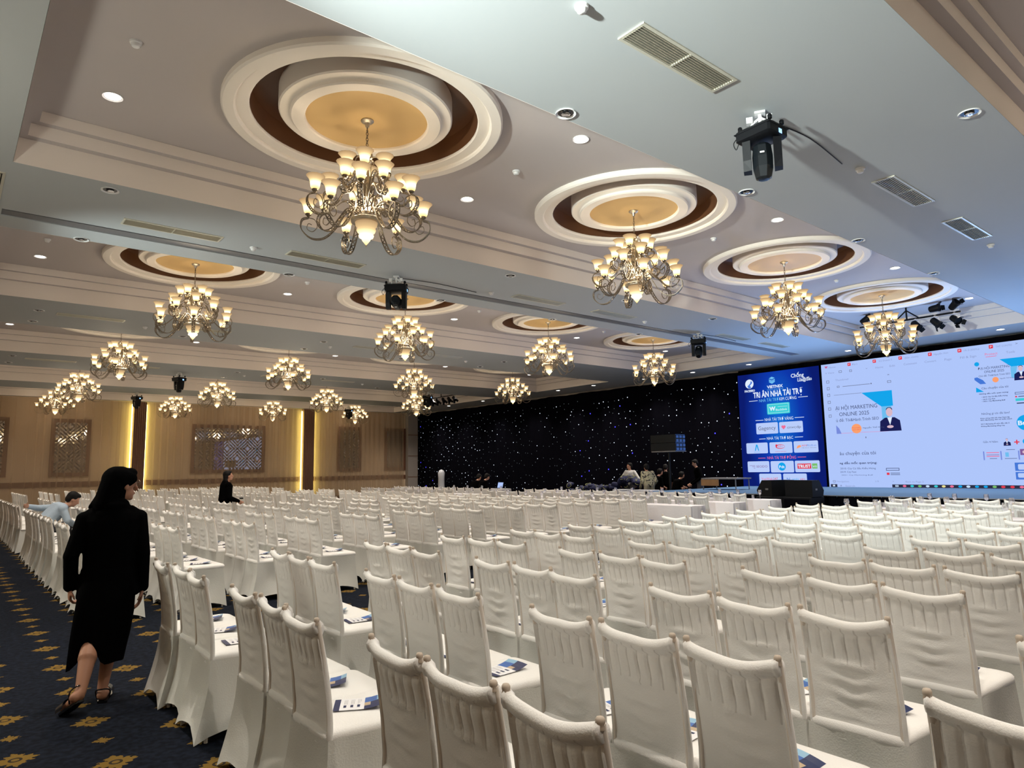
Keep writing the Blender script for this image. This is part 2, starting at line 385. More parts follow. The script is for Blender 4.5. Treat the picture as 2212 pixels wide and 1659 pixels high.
# partition track let into the second soffit
b = MB(); b.box((CX0, TRK0, ZS+.04), (CX1, TRK0+.07, ZS+.10), 1); b.box((CX0, TRK0+.07, ZS+.012), (CX1, TRK1, ZS+.06), 0); b.box((CX0, TRK0, ZS+.05), (CX1, TRK1, ZS+.12), 1)
tag(b.build('trim_7', ['grey_metal', 'black_plastic']), 'dark slot and grey rail of a folding partition track in the soffit', kind='structure')

CHX = [3.55, 8.22, 12.80, 17.35]
CHY = [-.34, 6.85, 13.86, 20.95, 28.2, 34.55]
# medallions
def med_mesh(prof, name, m, seg=72):
    b = MB(); b.lathe(prof, seg); return b.mesh(name, m, 35)
m_ring = med_mesh([(1.57, 5.535), (1.57, 5.475), (1.55, 5.455), (1.44, 5.455), (1.42, 5.475), (1.42, 5.50), (1.29, 5.50), (1.28, 5.51), (1.28, 5.54)], 'medallion_ring', 'paint_cream')
m_rec = med_mesh([(1.28, 5.535), (1.28, 5.79), (.98, 5.79)], 'recess_band', 'paint_brown')
m_drum = med_mesh([(.98, 5.79), (.98, 5.555), (.965, 5.54), (.87, 5.54), (.855, 5.53), (.855, 5.50), (.84, 5.485), (.705, 5.485), (.69, 5.50), (.69, 5.527)], 'medallion_drum', 'paint_cream')
m_disc = med_mesh([(.69, 5.525), (.35, 5.525), (.0001, 5.525)], 'gold_disc', 'paint_gold')
m_hole = med_mesh([(1.6, 5.529), (1.28, 5.529)], 'x', 'paint_coffer')
# cut the round recess through the coffer ceiling: rebuild each ceiling plate as a grid with circular holes
def plate_with_holes(x0, y0, x1, y1, centres, r, z, seg=64):
    b = MB(); cs = sorted(centres); xs = [x0]+[(cs[i]+cs[i+1])/2 for i in range(len(cs)-1)]+[x1]
    yc = centres_y
    for i, cx in enumerate(cs):
        a0, a1 = xs[i], xs[i+1]; inner = []; outer = []
        for k in range(seg):
            a = 2*PI*k/seg; dx, dy = math.cos(a), math.sin(a); inner.append((cx+r*dx, yc+r*dy, z))
            t = min((a1-cx)/dx if dx > 1e-9 else 1e9, (a0-cx)/dx if dx < -1e-9 else 1e9, (y1-yc)/dy if dy > 1e-9 else 1e9, (y0-yc)/dy if dy < -1e-9 else 1e9)
            outer.append((cx+t*dx, yc+t*dy, z))
        for cxn, cyn in ((a0, y0), (a1, y0), (a1, y1), (a0, y1)):
            aa = math.atan2(cyn-yc, cxn-cx) % (2*PI); k = int(aa/(2*PI)*seg)
            b.add([outer[k % seg], (cxn, cyn, z), outer[(k+1) % seg]], [(0, 1, 2)])
        b.loft([inner, outer], 0, cap=False)
    return b
for o in [q for q in COL.objects if q.name.startswith('coffer_ceiling')]:
    k = int(o.parent.name.split('_')[1])-1; y0, y1 = COFF[k]; d = STEPS[-1][0]; centres_y = CHY[k]
    pb = plate_with_holes(CX0+d-.02, y0+d-.02, CX1-d+.02, min(y1-d+.02, 36.5), CHX, 1.28, 5.532)
    o.data = pb.mesh('coffer_ceiling', 'paint_coffer')
    for j, x in enumerate(CHX):
        root = o.parent
        e = bpy.data.objects.new('ceiling_medallion', m_ring); COL.objects.link(e); e.location = (x, CHY[k], 0); e.parent = root
        for nm, me in (('recess_band', m_rec), ('medallion_drum', m_drum), ('gold_disc', m_disc)):
            inst(nm, me, e)

# ------------------------------------------------------------------ curtain wall on the left
YW = YL
def wallbox(x0, z0, x1, z1, d, name, m, parent=wl):
    b = MB(); b.box((x0, YW-d, z0), (x1, YW, z1)); return b.build(name, m, parent)
wallbox(-1.6, .98, 22.2, 1.22, .03, 'dado_rail', 'timber')
wallbox(-1.6, 0, 22.2, .14, .03, 'skirting_board', 'timber')
def framed(x0, x1, z0, z1, lattice=True):
    f = bpy.data.objects.new('wall_panel', None); COL.objects.link(f); f.parent = wl
    b = MB(); t = .17
    for a, c in (((x0, z0), (x1, z0+t)), ((x0, z1-t), (x1, z1)), ((x0, z0+t), (x0+t, z1-t)), ((x1-t, z0+t), (x1, z1-t))):
        b.box((a[0], YW-.06, a[1]), (c[0], YW, c[1]))
    b.build('panel_frame', 'timber', f)
    b = MB(); b.box((x0+t, YW-.015, z0+t), (x1-t, YW-.005, z1-t)); b.build('mirror_pane', 'mirror', f)
    if lattice:      # key-fret lattice of diagonal strips
        b = MB(); s = .17; X0, X1, Z0, Z1 = x0+t, x1-t, z0+t, z1-t; wd = .055
        def bar(p, q):
            (xa, za), (xb, zb) = p, q
            # clip to the pane
            t0, t1 = 0., 1.; dx, dz = xb-xa, zb-za
            for pp, qq in ((-dx, xa-X0), (dx, X1-xa), (-dz, za-Z0), (dz, Z1-za)):
                if abs(pp) < 1e-9:
                    if qq < 0: return
                    continue
                r = qq/pp
                if pp < 0: t0 = max(t0, r)
                else: t1 = min(t1, r)
            if t0 >= t1: return
            xa, za, xb, zb = xa+dx*t0, za+dz*t0, xa+dx*t1, za+dz*t1
            n = Vector((-(zb-za), xb-xa)); n = n.normalized()*wd/2
            v = [(xa+n.x, za+n.y), (xb+n.x, zb+n.y), (xb-n.x, zb-n.y), (xa-n.x, za-n.y)]
            b.loft([[(x, YW-.035, z) for x, z in v], [(x, YW-.016, z) for x, z in v]])
        nu = int((X1-X0)/s)+2; nv = int((Z1-Z0)/s)+2
        for i in range(-1, nu):
            for j in range(-1, nv):
                cx, cz = X0+i*s, Z0+j*s
                if (i//3+j//3) % 2 == 0: bar((cx, cz), (cx+s*1.5, cz+s*1.5))
                else: bar((cx, cz+s*1.5), (cx+s*1.5, cz))
        tag(b.build('lattice', 'lattice', f), 'key-fret lattice', kind='stuff')
for p in ((.55, 2.14, 1.45, 4.02), (3.65, 5.2, 1.45, 4.02), (9.5, 13.18, 1.5, 3.94), (17.27, 18.78, 1.48, 4.02)): framed(*p)
framed(20.3, 21.73, 1.5, 4.0, False)
# glowing strips beside the columns, then columns dressed in brown drapes
for x in (6.80, 7.41, 15.12, 15.79):
    b = MB(); b.box((x-.02, YW-.17, .3), (x+.02, YW-.12, 4.8)); tag(b.build('led_strip_light', 'led_strip'), 'yellow-green strip light glowing behind the sheer beside %s brown column, %s side' % ('the left' if x < 10 else 'the right', 'left' if x in (6.80, 15.12) else 'right'), 'light', 'strip lights on the curtain wall')
for k, (x0, x1) in enumerate(((6.86, 7.38), (15.18, 15.76))):
    b = MB()
    def cf(u, v, x0=x0, x1=x1): return (x0+(x1-x0)*u, YW-.36+.03*math.sin(u*6*2*PI), .02+v*4.86)
    b.grid(cf, 48, 1); b.box((x0, YW-.33, 0), (x1, YW-.002, 4.9))
    tag(b.build('column_drape', 'column_cloth', smooth=60), 'brown pleated drape round the %s wall column between the sheers' % ('left' if k == 0 else 'right'), 'curtain', 'brown column drapes')
def sheer(x0, x1, label):
    b = MB(); n = int((x1-x0)/.035); ph = random.random()*6
    def f(u, v):
        x = x0+(x1-x0)*u
        a = .018*math.sin(x*20+ph+1.5*math.sin(x*1.7))+.05*math.sin(x*3.1+ph)*math.sin(x*.7)
        return (x+.012*math.sin(x*31)*(1-v), YW-.24+a*(.75+.25*(1-v)), .03+v*4.86)
    b.grid(f, n, 3)
    return tag(b.build('sheer_curtain', 'sheer', smooth=80), label, 'curtain', 'sheer curtains on the left wall')
sheer(-1.5, 6.80, 'beige sheer curtain left of the left brown column')
sheer(7.44, 15.10, 'beige sheer curtain between the two brown columns')
sheer(15.84, 21.5, 'beige sheer curtain right of the right brown column, towards the corner')
# panelled pier in the corner
b = MB(); b.box((21.75, YW-.32, 0), (22.55, YW-.002, 4.93), 0)
pier = tag(b.build('trim_8', 'wall_dark'), 'panelled pier in the corner', kind='structure')
for z in (1.08, 2.34, 3.61):
    b = MB(); b.box((21.745, YW-.325, z-.02), (22.54, YW-.319, z+.02)); b.build('panel_joint', 'timber', pier)

# ------------------------------------------------------------------ stage wall: star cloth, screens, drape
b = MB()
def sf(u, v):
    y = 14.02+(36.25-14.02)*u
    return (22.42+.035*math.sin(y*9)+.02*math.sin(y*3.3), y, .02+v*(4.86-.03*math.sin(y*1.3)**2))
b.grid(sf, 400, 2)
star = tag(b.build('star_cloth', 'star_cloth', smooth=80), 'black drape pricked with tiny white and blue lights', 'curtain')
b = MB(); rs = random.Random(3)
for iy in range(74):
  for iz in range(14):
    y = 14.15+iy*.30+rs.uniform(-.11, .11); z = .45+iz*.305+rs.uniform(-.12, .12)
    g = .25+.75*math.exp(-((y-20.6)/1.5)**2)+.8*math.exp(-((y-15)/2.2)**2)+.6*math.exp(-((y-33)/3.)**2)
    if rs.random() < .22+.35*math.exp(-((y-25)/2.)**2): continue
    q = rs.random(); mi = 0 if q < g*.42 else 1
    if rs.random() < .06 and (19 < y < 22.5 or 14 < y < 16 or y > 34): mi = 2
    r = .020 if mi == 0 else (.015 if mi == 1 else .028); x = 22.355
    ring = [(x, y+r*math.cos(a*PI/3), z+r*math.sin(a*PI/3)) for a in range(6)]
    b.add(ring+[(x-.012, y, z)], [(i, (i+1) % 6, 6) for i in range(6)], mi)
tag(b.build('star_lights', ['star_white', 'star_dim', 'star_blue'], star), kind='stuff')
b = MB(); b.grid(lambda u, v: (22.5+.02*math.sin(u*260), -9+23.1*u, 4.66+.27*v), 200, 1)
b.grid(lambda u, v: (22.52, -9+23.1*u, .02+v*4.6), 4, 1)
tag(b.build('backdrop_drape', 'black_cloth'), 'black drape behind and above the screens', 'curtain')

# stage
ST = .74
b = MB(); b.box((16.35, -8.9, ST-.03), (22.4, 13.75, ST)); st = b.build('stage_deck', 'stage_carpet')
tag(st, 'long low stage with blue carpet in front of the screens', 'stage')
b = MB(); b.grid(lambda u, v: (16.34+.012*math.sin(u*700), -8.9+22.65*u, (ST-.012)*v), 500, 1); b.grid(lambda u, v: (16.34+6*u, 13.76+.012*math.sin(u*180), (ST-.012)*v), 120, 1)
b.build('stage_skirt', 'black_cloth', st)
b = MB(); b.box((16.325, -8.9, ST-.012), (16.36, 13.77, ST+.006)); b.build('stage_edge', 'grey_metal', st)

# screens; s = (screen Y, height); text is fitted between two Y values
def scr_obj(name, pts_mb, m, parent): return pts_mb.build(name, m, parent)
XS = 22.30
b = MB(); b.box((XS, -.5, .735), (XS+.10, 10.88, 4.735)); mainscr = b.build('led_screen', ['scr_page', 'black_plastic'])
mainscr.data.polygons.foreach_set('material_index', [1, 1, 1, 1, 1, 0])
tag(mainscr, 'wide white LED wall showing a document viewer, behind the stage', 'screen')
b = MB(); b.box((XS, 10.96, .71), (XS+.10, 14.0, 4.73)); blue = b.build('led_screen', ['screen_blue', 'black_plastic'])
blue.data.polygons.foreach_set('material_index', [1, 1, 1, 1, 1, 0])
tag(blue, 'tall blue LED panel thanking sponsors, left of the white screen', 'screen')

b = MB(); b.box((XS, -3.62, .71), (XS+.10, -.58, 4.73)); o = b.build('led_screen', ['scr_deep', 'black_plastic'])
o.data.polygons.foreach_set('material_index', [1, 1, 1, 1, 1, 0]); tag(o, 'tall plain blue LED panel right of the white screen, outside the frame', 'screen')
dg = None
def text(s, yl, yr, z, h, m, parent, layer=2, bold=0., name='lettering'):
    """lettering in the plane of the screen, cap height h, centred on height z, fitted between yl (left) and yr (right)"""
    c = bpy.data.curves.new(name, 'FONT'); c.body = s; c.size = h/.72; c.resolution_u = 2; c.offset = bold*h
    o = bpy.data.objects.new(name, c); COL.objects.link(o)
    bpy.context.view_layer.update()
    me = bpy.data.meshes.new_from_object(o.evaluated_get(bpy.context.evaluated_depsgraph_get())); bpy.data.objects.remove(o)
    n = len(me.vertices); co = np.empty(n*3); me.vertices.foreach_get('co', co); co = co.reshape(-1, 3)
    if n == 0: return None
    x0, x1 = co[:, 0].min(), co[:, 0].max(); sx = (yl-yr)/max(1e-6, x1-x0) if yr is not None else 1.
    out = np.zeros_like(co); out[:, 0] = XS-.004*layer; out[:, 1] = yl-(co[:, 0]-x0)*sx; out[:, 2] = z-h/2+co[:, 1]
    me.vertices.foreach_set('co', out.ravel()); me.materials.clear(); me.materials.append(MT['scr_'+m]); me.update(); me.name = name
    o = bpy.data.objects.new(name, me); COL.objects.link(o); o.parent = parent
    return o
def poly(pts, m, parent, layer=1, name='graphic'):
    b = MB(); v = [(XS-.004*layer, y, z) for y, z in pts]; b.add(v, [tuple(range(len(v)))]); return b.build(name, 'scr_'+m, parent)
def rect(yl, zt, yr, zb, m, parent, layer=1, name='graphic', r=0.):
    if r <= 0: return poly([(yl, zb), (yr, zb), (yr, zt), (yl, zt)], m, parent, layer, name)
    pts = []
    for cy, cz, a0 in ((yr+r, zb+r, -90), (yr+r, zt-r, 0), (yl-r, zt-r, 90), (yl-r, zb+r, 180)):
        for k in range(5):
            a = math.radians(a0+k*22.5); pts.append((cy-r*math.cos(a), cz+r*math.sin(a)))
    return poly(pts, m, parent, layer, name)
def disc(y, z, r, m, parent, layer=1, name='graphic', n=24, rz=None):
    rz = rz or r; return poly([(y-r*math.cos(2*PI*k/n), z+rz*math.sin(2*PI*k/n)) for k in range(n)], m, parent, layer, name)
def outline(yl, zt, yr, zb, t, m, parent, layer=1):
    b = MB(); x = XS-.004*layer
    for a, c, d, e in ((yl, zt, yr, zt-t), (yl, zb+t, yr, zb), (yl, zt, yl-t, zb), (yr+t, zt, yr, zb)):
        b.add([(x, a, e), (x, d, e), (x, d, c), (x, a, c)], [(0, 1, 2, 3)])
    b.build('icon', 'scr_'+m, parent)
def line(yl, yr, z, t, m, parent, layer=1): return rect(yl, z+t/2, yr, z-t/2, m, parent, layer, 'rule')
def portrait(yc, z0, h, parent, layer=2):
    """cropped figure in a dark suit with folded arms"""
    w_ = h*.42
    poly([(yc+w_, z0), (yc-w_, z0), (yc-w_*.92, z0+h*.42), (yc-w_*.45, z0+h*.56), (yc+w_*.45, z0+h*.56), (yc+w_*.92, z0+h*.42)], 'navy', parent, layer, 'picture')
    poly([(yc+w_*.22, z0+h*.56), (yc-w_*.22, z0+h*.56), (yc, z0+h*.25)], 'white', parent, layer+1, 'picture')
    disc(yc, z0+h*.78, h*.13, 'skin', parent, layer+2, 'picture', 16, h*.18)
    disc(yc, z0+h*.885, h*.125, 'navy', parent, layer+1, 'picture', 16, h*.10)
    disc(yc+.0, z0+h*.18, h*.13, 'skin', parent, layer+2, 'picture', 12, h*.06)

# --- blue sponsor panel
B = blue
disc(13.54, 4.38, .165, 'white', B); poly([(13.60, 4.53), (13.47, 4.50), (13.50, 4.40), (13.62, 4.30), (13.57, 4.22), (13.47, 4.24), (13.52, 4.32), (13.42, 4.41), (13.47, 4.50)], 'blue', B, 2)
text('FACESEO', 13.74, 13.33, 4.13, .075, 'white', B, bold=.06)
poly([(12.66, 4.55), (12.55, 4.50), (12.66, 4.45), (12.77, 4.50)], 'sky', B); poly([(12.77, 4.47), (12.66, 4.42), (12.55, 4.47), (12.55, 4.36), (12.66, 4.30), (12.77, 4.36)], 'sky', B)
line(12.77, 12.56, 4.40, .012, 'blue', B, 2)
text('VIETNIX', 12.86, 12.26, 4.20, .10, 'white', B, bold=.05); text('HOSTING, SERVER, CLOUD', 12.86, 12.25, 4.10, .035, 'sky', B)
text('Chống', 11.95, 11.49, 4.50, .13, 'white', B, bold=.03); text('Lừa@đảo', 11.72, 11.22, 4.34, .12, 'white', B, bold=.03)
text('TRI ÂN NHÀ TÀI TRỢ', 13.41, 11.56, 3.96, .20, 'white', B, bold=.04)
text('NHÀ TÀI TRỢ', 13.19, 12.45, 3.745, .11, 'sky', B); text('KIM CƯƠNG', 12.42, 11.80, 3.745, .11, 'white', B)
line(13.59, 13.25, 3.755, .018, 'white', B); line(11.74, 11.4, 3.745, .018, 'white', B)
rect(12.91, 3.61, 12.06, 3.23, 'teal', B, 1, r=.04); outline(12.87, 3.58, 12.10, 3.27, .012, 'tealtxt', B, 2)
text('W', 12.82, 12.58, 3.43, .13, 'white', B, 3, .08); text('Backlink', 12.58, 12.15, 3.38, .075, 'tealtxt', B, 3, .03)
line(12.50, 12.15, 3.48, .012, 'tealtxt', B, 3)
text('NHÀ TÀI TRỢ VÀNG', 13.02, 11.96, 3.06, .11, 'white', B); line(13.38, 13.07, 3.05, .018, 'white', B); line(11.91, 11.58, 3.06, .018, 'white', B)
rect(13.37, 2.95, 12.54, 2.56, 'card', B, r=.04); text('Gagency', 13.29, 12.62, 2.77, .14, 'grey', B, 3)
rect(12.49, 2.94, 11.64, 2.56, 'card', B, r=.04); text('cnvcdp', 12.20, 11.70, 2.75, .09, 'grey', B, 3)
disc(12.365, 2.78, .043, 'pink', B, 3); disc(12.295, 2.78, .043, 'pink', B, 3); poly([(12.41, 2.77), (12.33, 2.68), (12.25, 2.77)], 'pink', B, 3)
text('NHÀ TÀI TRỢ BẠC', 12.98, 12.01, 2.40, .10, 'white', B); line(13.28, 13.03, 2.39, .018, 'white', B); line(11.95, 11.66, 2.40, .018, 'white', B)
for yl, yr, zt, zb in ((13.8, 12.97, 2.26, 1.885), (12.9, 12.06, 2.255, 1.875), (12.01, 11.16, 2.26, 1.875), (13.79, 12.95, 1.61, 1.23), (12.9, 12.05, 1.605, 1.215), (12.01, 11.15, 1.605, 1.22), (13.36, 12.53, 1.175, .79), (12.46, 11.62, 1.175, .79)):
    rect(yl, zt, yr, zb, 'card', B, r=.04)
b = MB(); b.add([(XS-.012, y, z) for y, z in ((13.47, 1.98), (13.43, 1.98), (13.385, 2.14), (13.34, 1.98), (13.30, 1.98), (13.36, 2.20), (13.41, 2.20))], [(0, 1, 2, 6), (2, 3, 4, 5), (2, 5, 6)]); b.build('logo', 'scr_cyan', B)
text('ALOHA', 13.50, 13.27, 1.935, .03, 'cyan', B, 3)
disc(12.50, 2.10, .17, 'red', B, 3, n=24, rz=.075); disc(12.48, 2.10, .145, 'card', B, 4, n=24, rz=.055); text('KẾT', 12.57, 12.40, 2.10, .05, 'red', B, 5); disc(12.63, 2.14, .04, 'red', B, 5)
text('KHÁCH SẠN MAY', 12.68, 12.28, 1.93, .03, 'red', B, 3)
poly([(11.91, 2.01), (11.87, 2.11), (11.77, 2.13), (11.74, 2.07), (11.82, 2.04)], 'orange', B, 3); text('ADS', 11.73, 11.54, 2.11, .055, 'red', B, 3); text('PLUS.vn', 11.54, 11.22, 2.11, .055, 'blue', B, 3); text('Tiếp thị số . Giải pháp', 11.73, 11.22, 2.03, .025, 'grey', B, 3)
text('NHÀ TÀI TRỢ ĐỒNG', 13.01, 11.95, 1.725, .10, 'pink', B); line(13.36, 13.08, 1.72, .018, 'pink', B); line(11.9, 11.6, 1.725, .018, 'pink', B)
text('SEODO', 13.45, 13.02, 1.43, .08, 'violet', B, 3)
for z, l in ((1.46, .22), (1.42, .12), (1.37, .06)): line(13.49+l, 13.49, z, .012, 'violet', B, 3)
disc(12.48, 1.415, .14, 'cyan', B, 3); text('Pdt', 12.58, 12.38, 1.41, .09, 'white', B, 4, .03)
rect(11.92, 1.505, 11.44, 1.335, 'red', B, 3); text('TRUST', 11.90, 11.46, 1.42, .10, 'white', B, 4, .05); rect(11.41, 1.505, 11.23, 1.335, 'green', B, 3); text('vn', 11.39, 11.25, 1.42, .09, 'white', B, 4)
text('VuaWeb', 13.28, 12.85, 1.00, .09, 'pink', B, 3); text('247', 12.83, 12.66, 1.00, .09, 'red', B, 3); line(13.25, 12.7, .93, .01, 'violet', B, 3)
text('N', 12.33, 12.22, .99, .10, 'blue', B, 3); text('NHẤT', 12.12, 11.90, .985, .05, 'cyan', B, 3); text('VIỆT', 11.86, 11.68, .985, .05, 'red', B, 3)
# --- white document-viewer screen
A = mainscr
def tab(y, s, yl, yr, z=4.645):
    rect(y+.05, z+.05, y-.05, z-.05, 'red', A, 2, 'icon', r=.015); text('P', y+.02, y-.025, z, .05, 'white', A, 3); text(s, yl, yr, z-.015, .05, 'dim', A)
text('W', 10.76, 10.66, 4.64, .07, 'magenta', A, bold=.08); text('Home', 10.62, 10.40, 4.62, .06, 'dim', A)
tab(9.96, 'Đại h', 9.86, 9.70); tab(9.18, 'X2 Doanh S', 9.05, 8.66); tab(8.42, '(Bản chính)', 8.30, 7.92); tab(7.60, 'Nguyễn Hưn', 7.50, 7.12); tab(6.83, '19-3-2025.p', 6.72, 6.34); tab(6.06, 'THT CONTES', 5.95, 5.57); text('>', 5.49, 5.44, 4.65, .06, 'grey', A)
text('≡ View', 10.75, 10.45, 4.44, .055, 'dim', A); outline(10.31, 4.48, 10.21, 4.41, .012, 'grey', A); outline(9.97, 4.47, 9.89, 4.40, .012, 'grey', A); text('v', 9.46, 9.40, 4.45, .03, 'grey', A)
for s, yl, yr in (('Home', 9.16, 8.93), ('Edit', 8.74, 8.58), ('Comment', 8.34, 7.97), ('Convert', 7.76, 7.45), ('Page', 7.23, 7.05), ('Fill & Sign', 6.83, 6.43), ('Tools', 5.72, 5.52)): text(s, yl, yr, 4.44, .065, 'dim', A)
text('Protect', 6.22, 5.92, 4.45, .075, 'pink', A); line(6.21, 5.95, 4.375, .014, 'pink', A)
text('×', 8.83, 8.77, 4.18, .06, 'grey', A); text('Thumbnail', 10.44, 10.02, 4.18, .06, 'dim', A)
outline(10.40, 3.99, 10.32, 3.93, .012, 'grey', A); line(10.22, 9.37, 3.955, .014, 'grey', A); disc(9.33, 3.96, .02, 'grey', A); outline(8.85, 4.0, 8.74, 3.93, .012, 'grey', A)
for z in (4.15, 3.93, 3.71, 3.48, 3.26, 3.03): outline(10.735, z+.045, 10.645, z-.045, .012, 'grey', A)
def slide(yl, zt, yr, zb, big):
    H = zt-zb; W = yl-yr; Y = lambda u: yl-u*W; Z = lambda v: zb+v*H
    poly([(Y(.49), Z(1)), (Y(.81), Z(.62)), (Y(1), Z(.62)), (Y(1), Z(1))], 'cyan', A, 1); 
    poly([(Y(.81), Z(.62)), (Y(.81), Z(.22)), (Y(.87), Z(.12)), (Y(.97), Z(.55)), (Y(.97), Z(.62))], 'sky', A, 1)
    poly([(Y(.0), Z(.22)), (Y(.0), Z(0)), (Y(.09), Z(0)), (Y(.05), Z(.14))], 'lilac', A, 1)
    line(yl, Y(.49), Z(1), .010, 'grey', A); line(Y(.08), Y(.9), Z(.01), .008, 'pink', A)
    disc(Y(.36), Z(.11), W*.088, 'orange', A, 2, n=20, rz=W*.085)
    text('Founder', Y(.29), Y(.43), Z(.135), W*.018, 'red', A, 3); text('and CEO', Y(.29), Y(.43), Z(.085), W*.018, 'red', A, 3)
    text('Nguyễn Thế Hưng', Y(.475), Y(.83), Z(.12), W*.024, 'ink', A, 3)
slide(10.52, 3.695, 8.74, 2.44, True)
text('ẠI HỘI MARKETING', 10.50, 9.20, 3.265, .125, 'ink', A, 3); text('ONLINE 2025', 10.39, 9.46, 3.065, .125, 'ink', A, 3); text('ủ đề: Tôi&Hành Trình SEO', 10.50, 9.18, 2.87, .095, 'ink', A, 3)
portrait(8.86, 2.45, .74, A, 3)
text('1', 9.625, 9.60, 2.29, .05, 'grey', A); text('âu chuyện của tôi', 10.47, 9.35, 1.81, .11, 'ink', A)
text('ng dấu mốc quan trọng:', 10.49, 9.34, 1.50, .065, 'ink', A, bold=.03); text('2010: Cty Cá Sấu Kiều Hưng', 10.48, 9.39, 1.33, .055, 'ink', A); text('2019: Cty Fast', 10.49, 9.99, 1.22, .055, 'ink', A); text('2021: Cty Marketing Buff', 10.46, 9.49, 1.12, .03, 'ink', A)
outline(9.09, 1.33, 8.71, 1.25, .016, 'ink', A); rect(9.08, 1.19, 9.0, 1.12, 'red', A); line(8.97, 8.70, 1.175, .016, 'ink', A); line(8.97, 8.70, 1.13, .016, 'ink', A)
outline(10.75, .95, 10.67, .89, .01, 'grey', A); text('Navigation', 10.63, 10.24, .92, .05, 'dim', A); text('1/9', 9.43, 9.33, .925, .05, 'dim', A); text('>', 8.93, 8.89, .925, .05, 'dim', A); text('Back to Page 2', 8.56, 8.07, .92, .05, 'dim', A)
rect(10.83, .83, 10.62, .74, 'bar', A); outline(10.76, .81, 10.69, .76, .02, 'white', A, 3); disc(10.50, .785, .025, 'dim', A); text('Search', 10.36, 10.06, .78, .055, 'dim', A)
rect(8.95, .835, -.48, .742, 'bar', A, 1, 'taskbar')
outline(8.86, .815, 8.77, .765, .018, 'bright', A, 3)
for k, (y, c) in enumerate(zip((8.60, 8.39, 8.18, 7.97, 7.75, 7.55, 7.34, 7.13, 6.93, 6.72, 6.51, 6.3, 6.1, 5.89, 5.68, 5.47, 5.26), ('pink', 'teal', 'green', 'bright', 'teal', 'yellow', 'pink', 'cyan', 'bright', 'cyan', 'cyan', 'green', 'red', 'red', 'pink', 'teal', 'blue'))):
    disc(y, .79, .05, c, A, 3, 'icon', 14, .032)
# right-hand column of small pages
disc(6.44, 4.20, .06, 'cyan', A); text('ĐẠI HỘI MARKETING', 6.42, 5.68, 4.065, .07, 'ink', A); text('ONLINE 2025', 6.28, 5.81, 3.965, .07, 'ink', A); text('Chủ đề: Tôi&Hành Trình SEO', 6.42, 5.68, 3.855, .05, 'ink', A)
poly([(5.89, 4.27), (5.64, 4.04), (5.20, 4.04), (5.20, 4.27)], 'cyan', A); poly([(5.66, 4.04), (5.66, 3.75), (5.58, 3.70), (5.50, 4.04)], 'sky', A); portrait(5.43, 3.65, .40, A, 3)
poly([(6.53, 3.82), (6.53, 3.76), (6.40, 3.63), (6.26, 3.63), (6.33, 3.74), (6.46, 3.83)], 'blue', A); disc(6.03, 3.72, .075, 'orange', A); text('Nguyễn Thế Hưng', 5.92, 5.62, 3.74, .03, 'ink', A)
poly([(6.51, 3.55), (6.52, 3.41), (6.33, 3.41)], 'cyan', A); text('Câu chuyện của tôi', 6.38, 5.75, 3.51, .06, 'ink', A)
for s, yl, yr, z in (('Những dấu mốc quan trọng:', 6.45, 5.76, 3.355), ('• 2010: Cty Cá Sấu Kiều Hưng', 6.40, 5.79, 3.265), ('• 2019: Cty Fast', 6.40, 6.08, 3.20), ('• 2021: Cty Marketing Buff', 6.40, 5.85, 3.145)): text(s, yl, yr, z, .03, 'ink', A, bold=.04)
outline(5.62, 3.33, 5.25, 3.27, .012, 'ink', A); rect(5.62, 3.23, 5.58, 3.19, 'red', A); line(5.55, 5.25, 3.21, .02, 'ink', A); rect(5.62, 3.16, 5.25, 3.09, 'teal', A); line(5.60, 5.25, 3.03, .03, 'ink', A)
text('Những gì tôi đã làm?', 6.44, 5.78, 2.80, .055, 'ink', A)
for s, yl, yr, z in (('Được chứng nhận bởi công Thành lập', 6.48, 5.79, 2.675), ('SEO, Marketing, SEO từ nhiều khách', 6.48, 5.74, 2.625), ('2017: Marketing tổ chức đầu việc ở', 6.48, 5.81, 2.515), ('Không Marketing tổng Cty', 6.48, 5.92, 2.455)): text(s, yl, yr, z, .028, 'ink', A, bold=.04)
disc(5.44, 2.50, .21, 'cyan', A); text('Buff', 5.62, 5.30, 2.50, .12, 'white', A, 3, .04)
text('Gần 4 Năm', 6.47, 6.12, 2.02, .05, 'ink', A); portrait(5.91, 1.90, .20, A, 3); rect(5.705, 2.05, 5.675, 1.93, 'red', A); rect(5.75, 2.005, 5.63, 1.975, 'red', A, 2); disc(5.48, 2.0, .08, 'cyan', A)
for y in (6.485, 6.08, 5.675): rect(y+.012, 1.76, y-.018, 1.52, 'lilac', A)
line(6.42, 6.12, 1.72, .02, 'pink', A); line(6.42, 6.12, 1.66, .012, 'violet', A); line(6.42, 6.12, 1.62, .02, 'pink', A); line(6.35, 6.18, 1.56, .012, 'ink', A); line(5.95, 5.75, 1.79, .012, 'ink', A); rect(5.98, 1.72, 5.90, 1.60, 'sky', A); line(6.0, 5.72, 1.555, .012, 'ink', A)
rect(5.64, 1.80, 5.45, 1.64, 'violet', A); disc(5.55, 1.72, .04, 'skin', A, 2)
rect(5.79, 1.44, 5.2, 1.22, 'blue', A); rect(5.72, 1.40, 5.3, 1.25, 'card', A, 2, r=.03); rect(5.79, 1.19, 5.2, .99, 'blue', A); rect(5.74, 1.16, 5.3, 1.04, 'card', A, 2, r=.03)
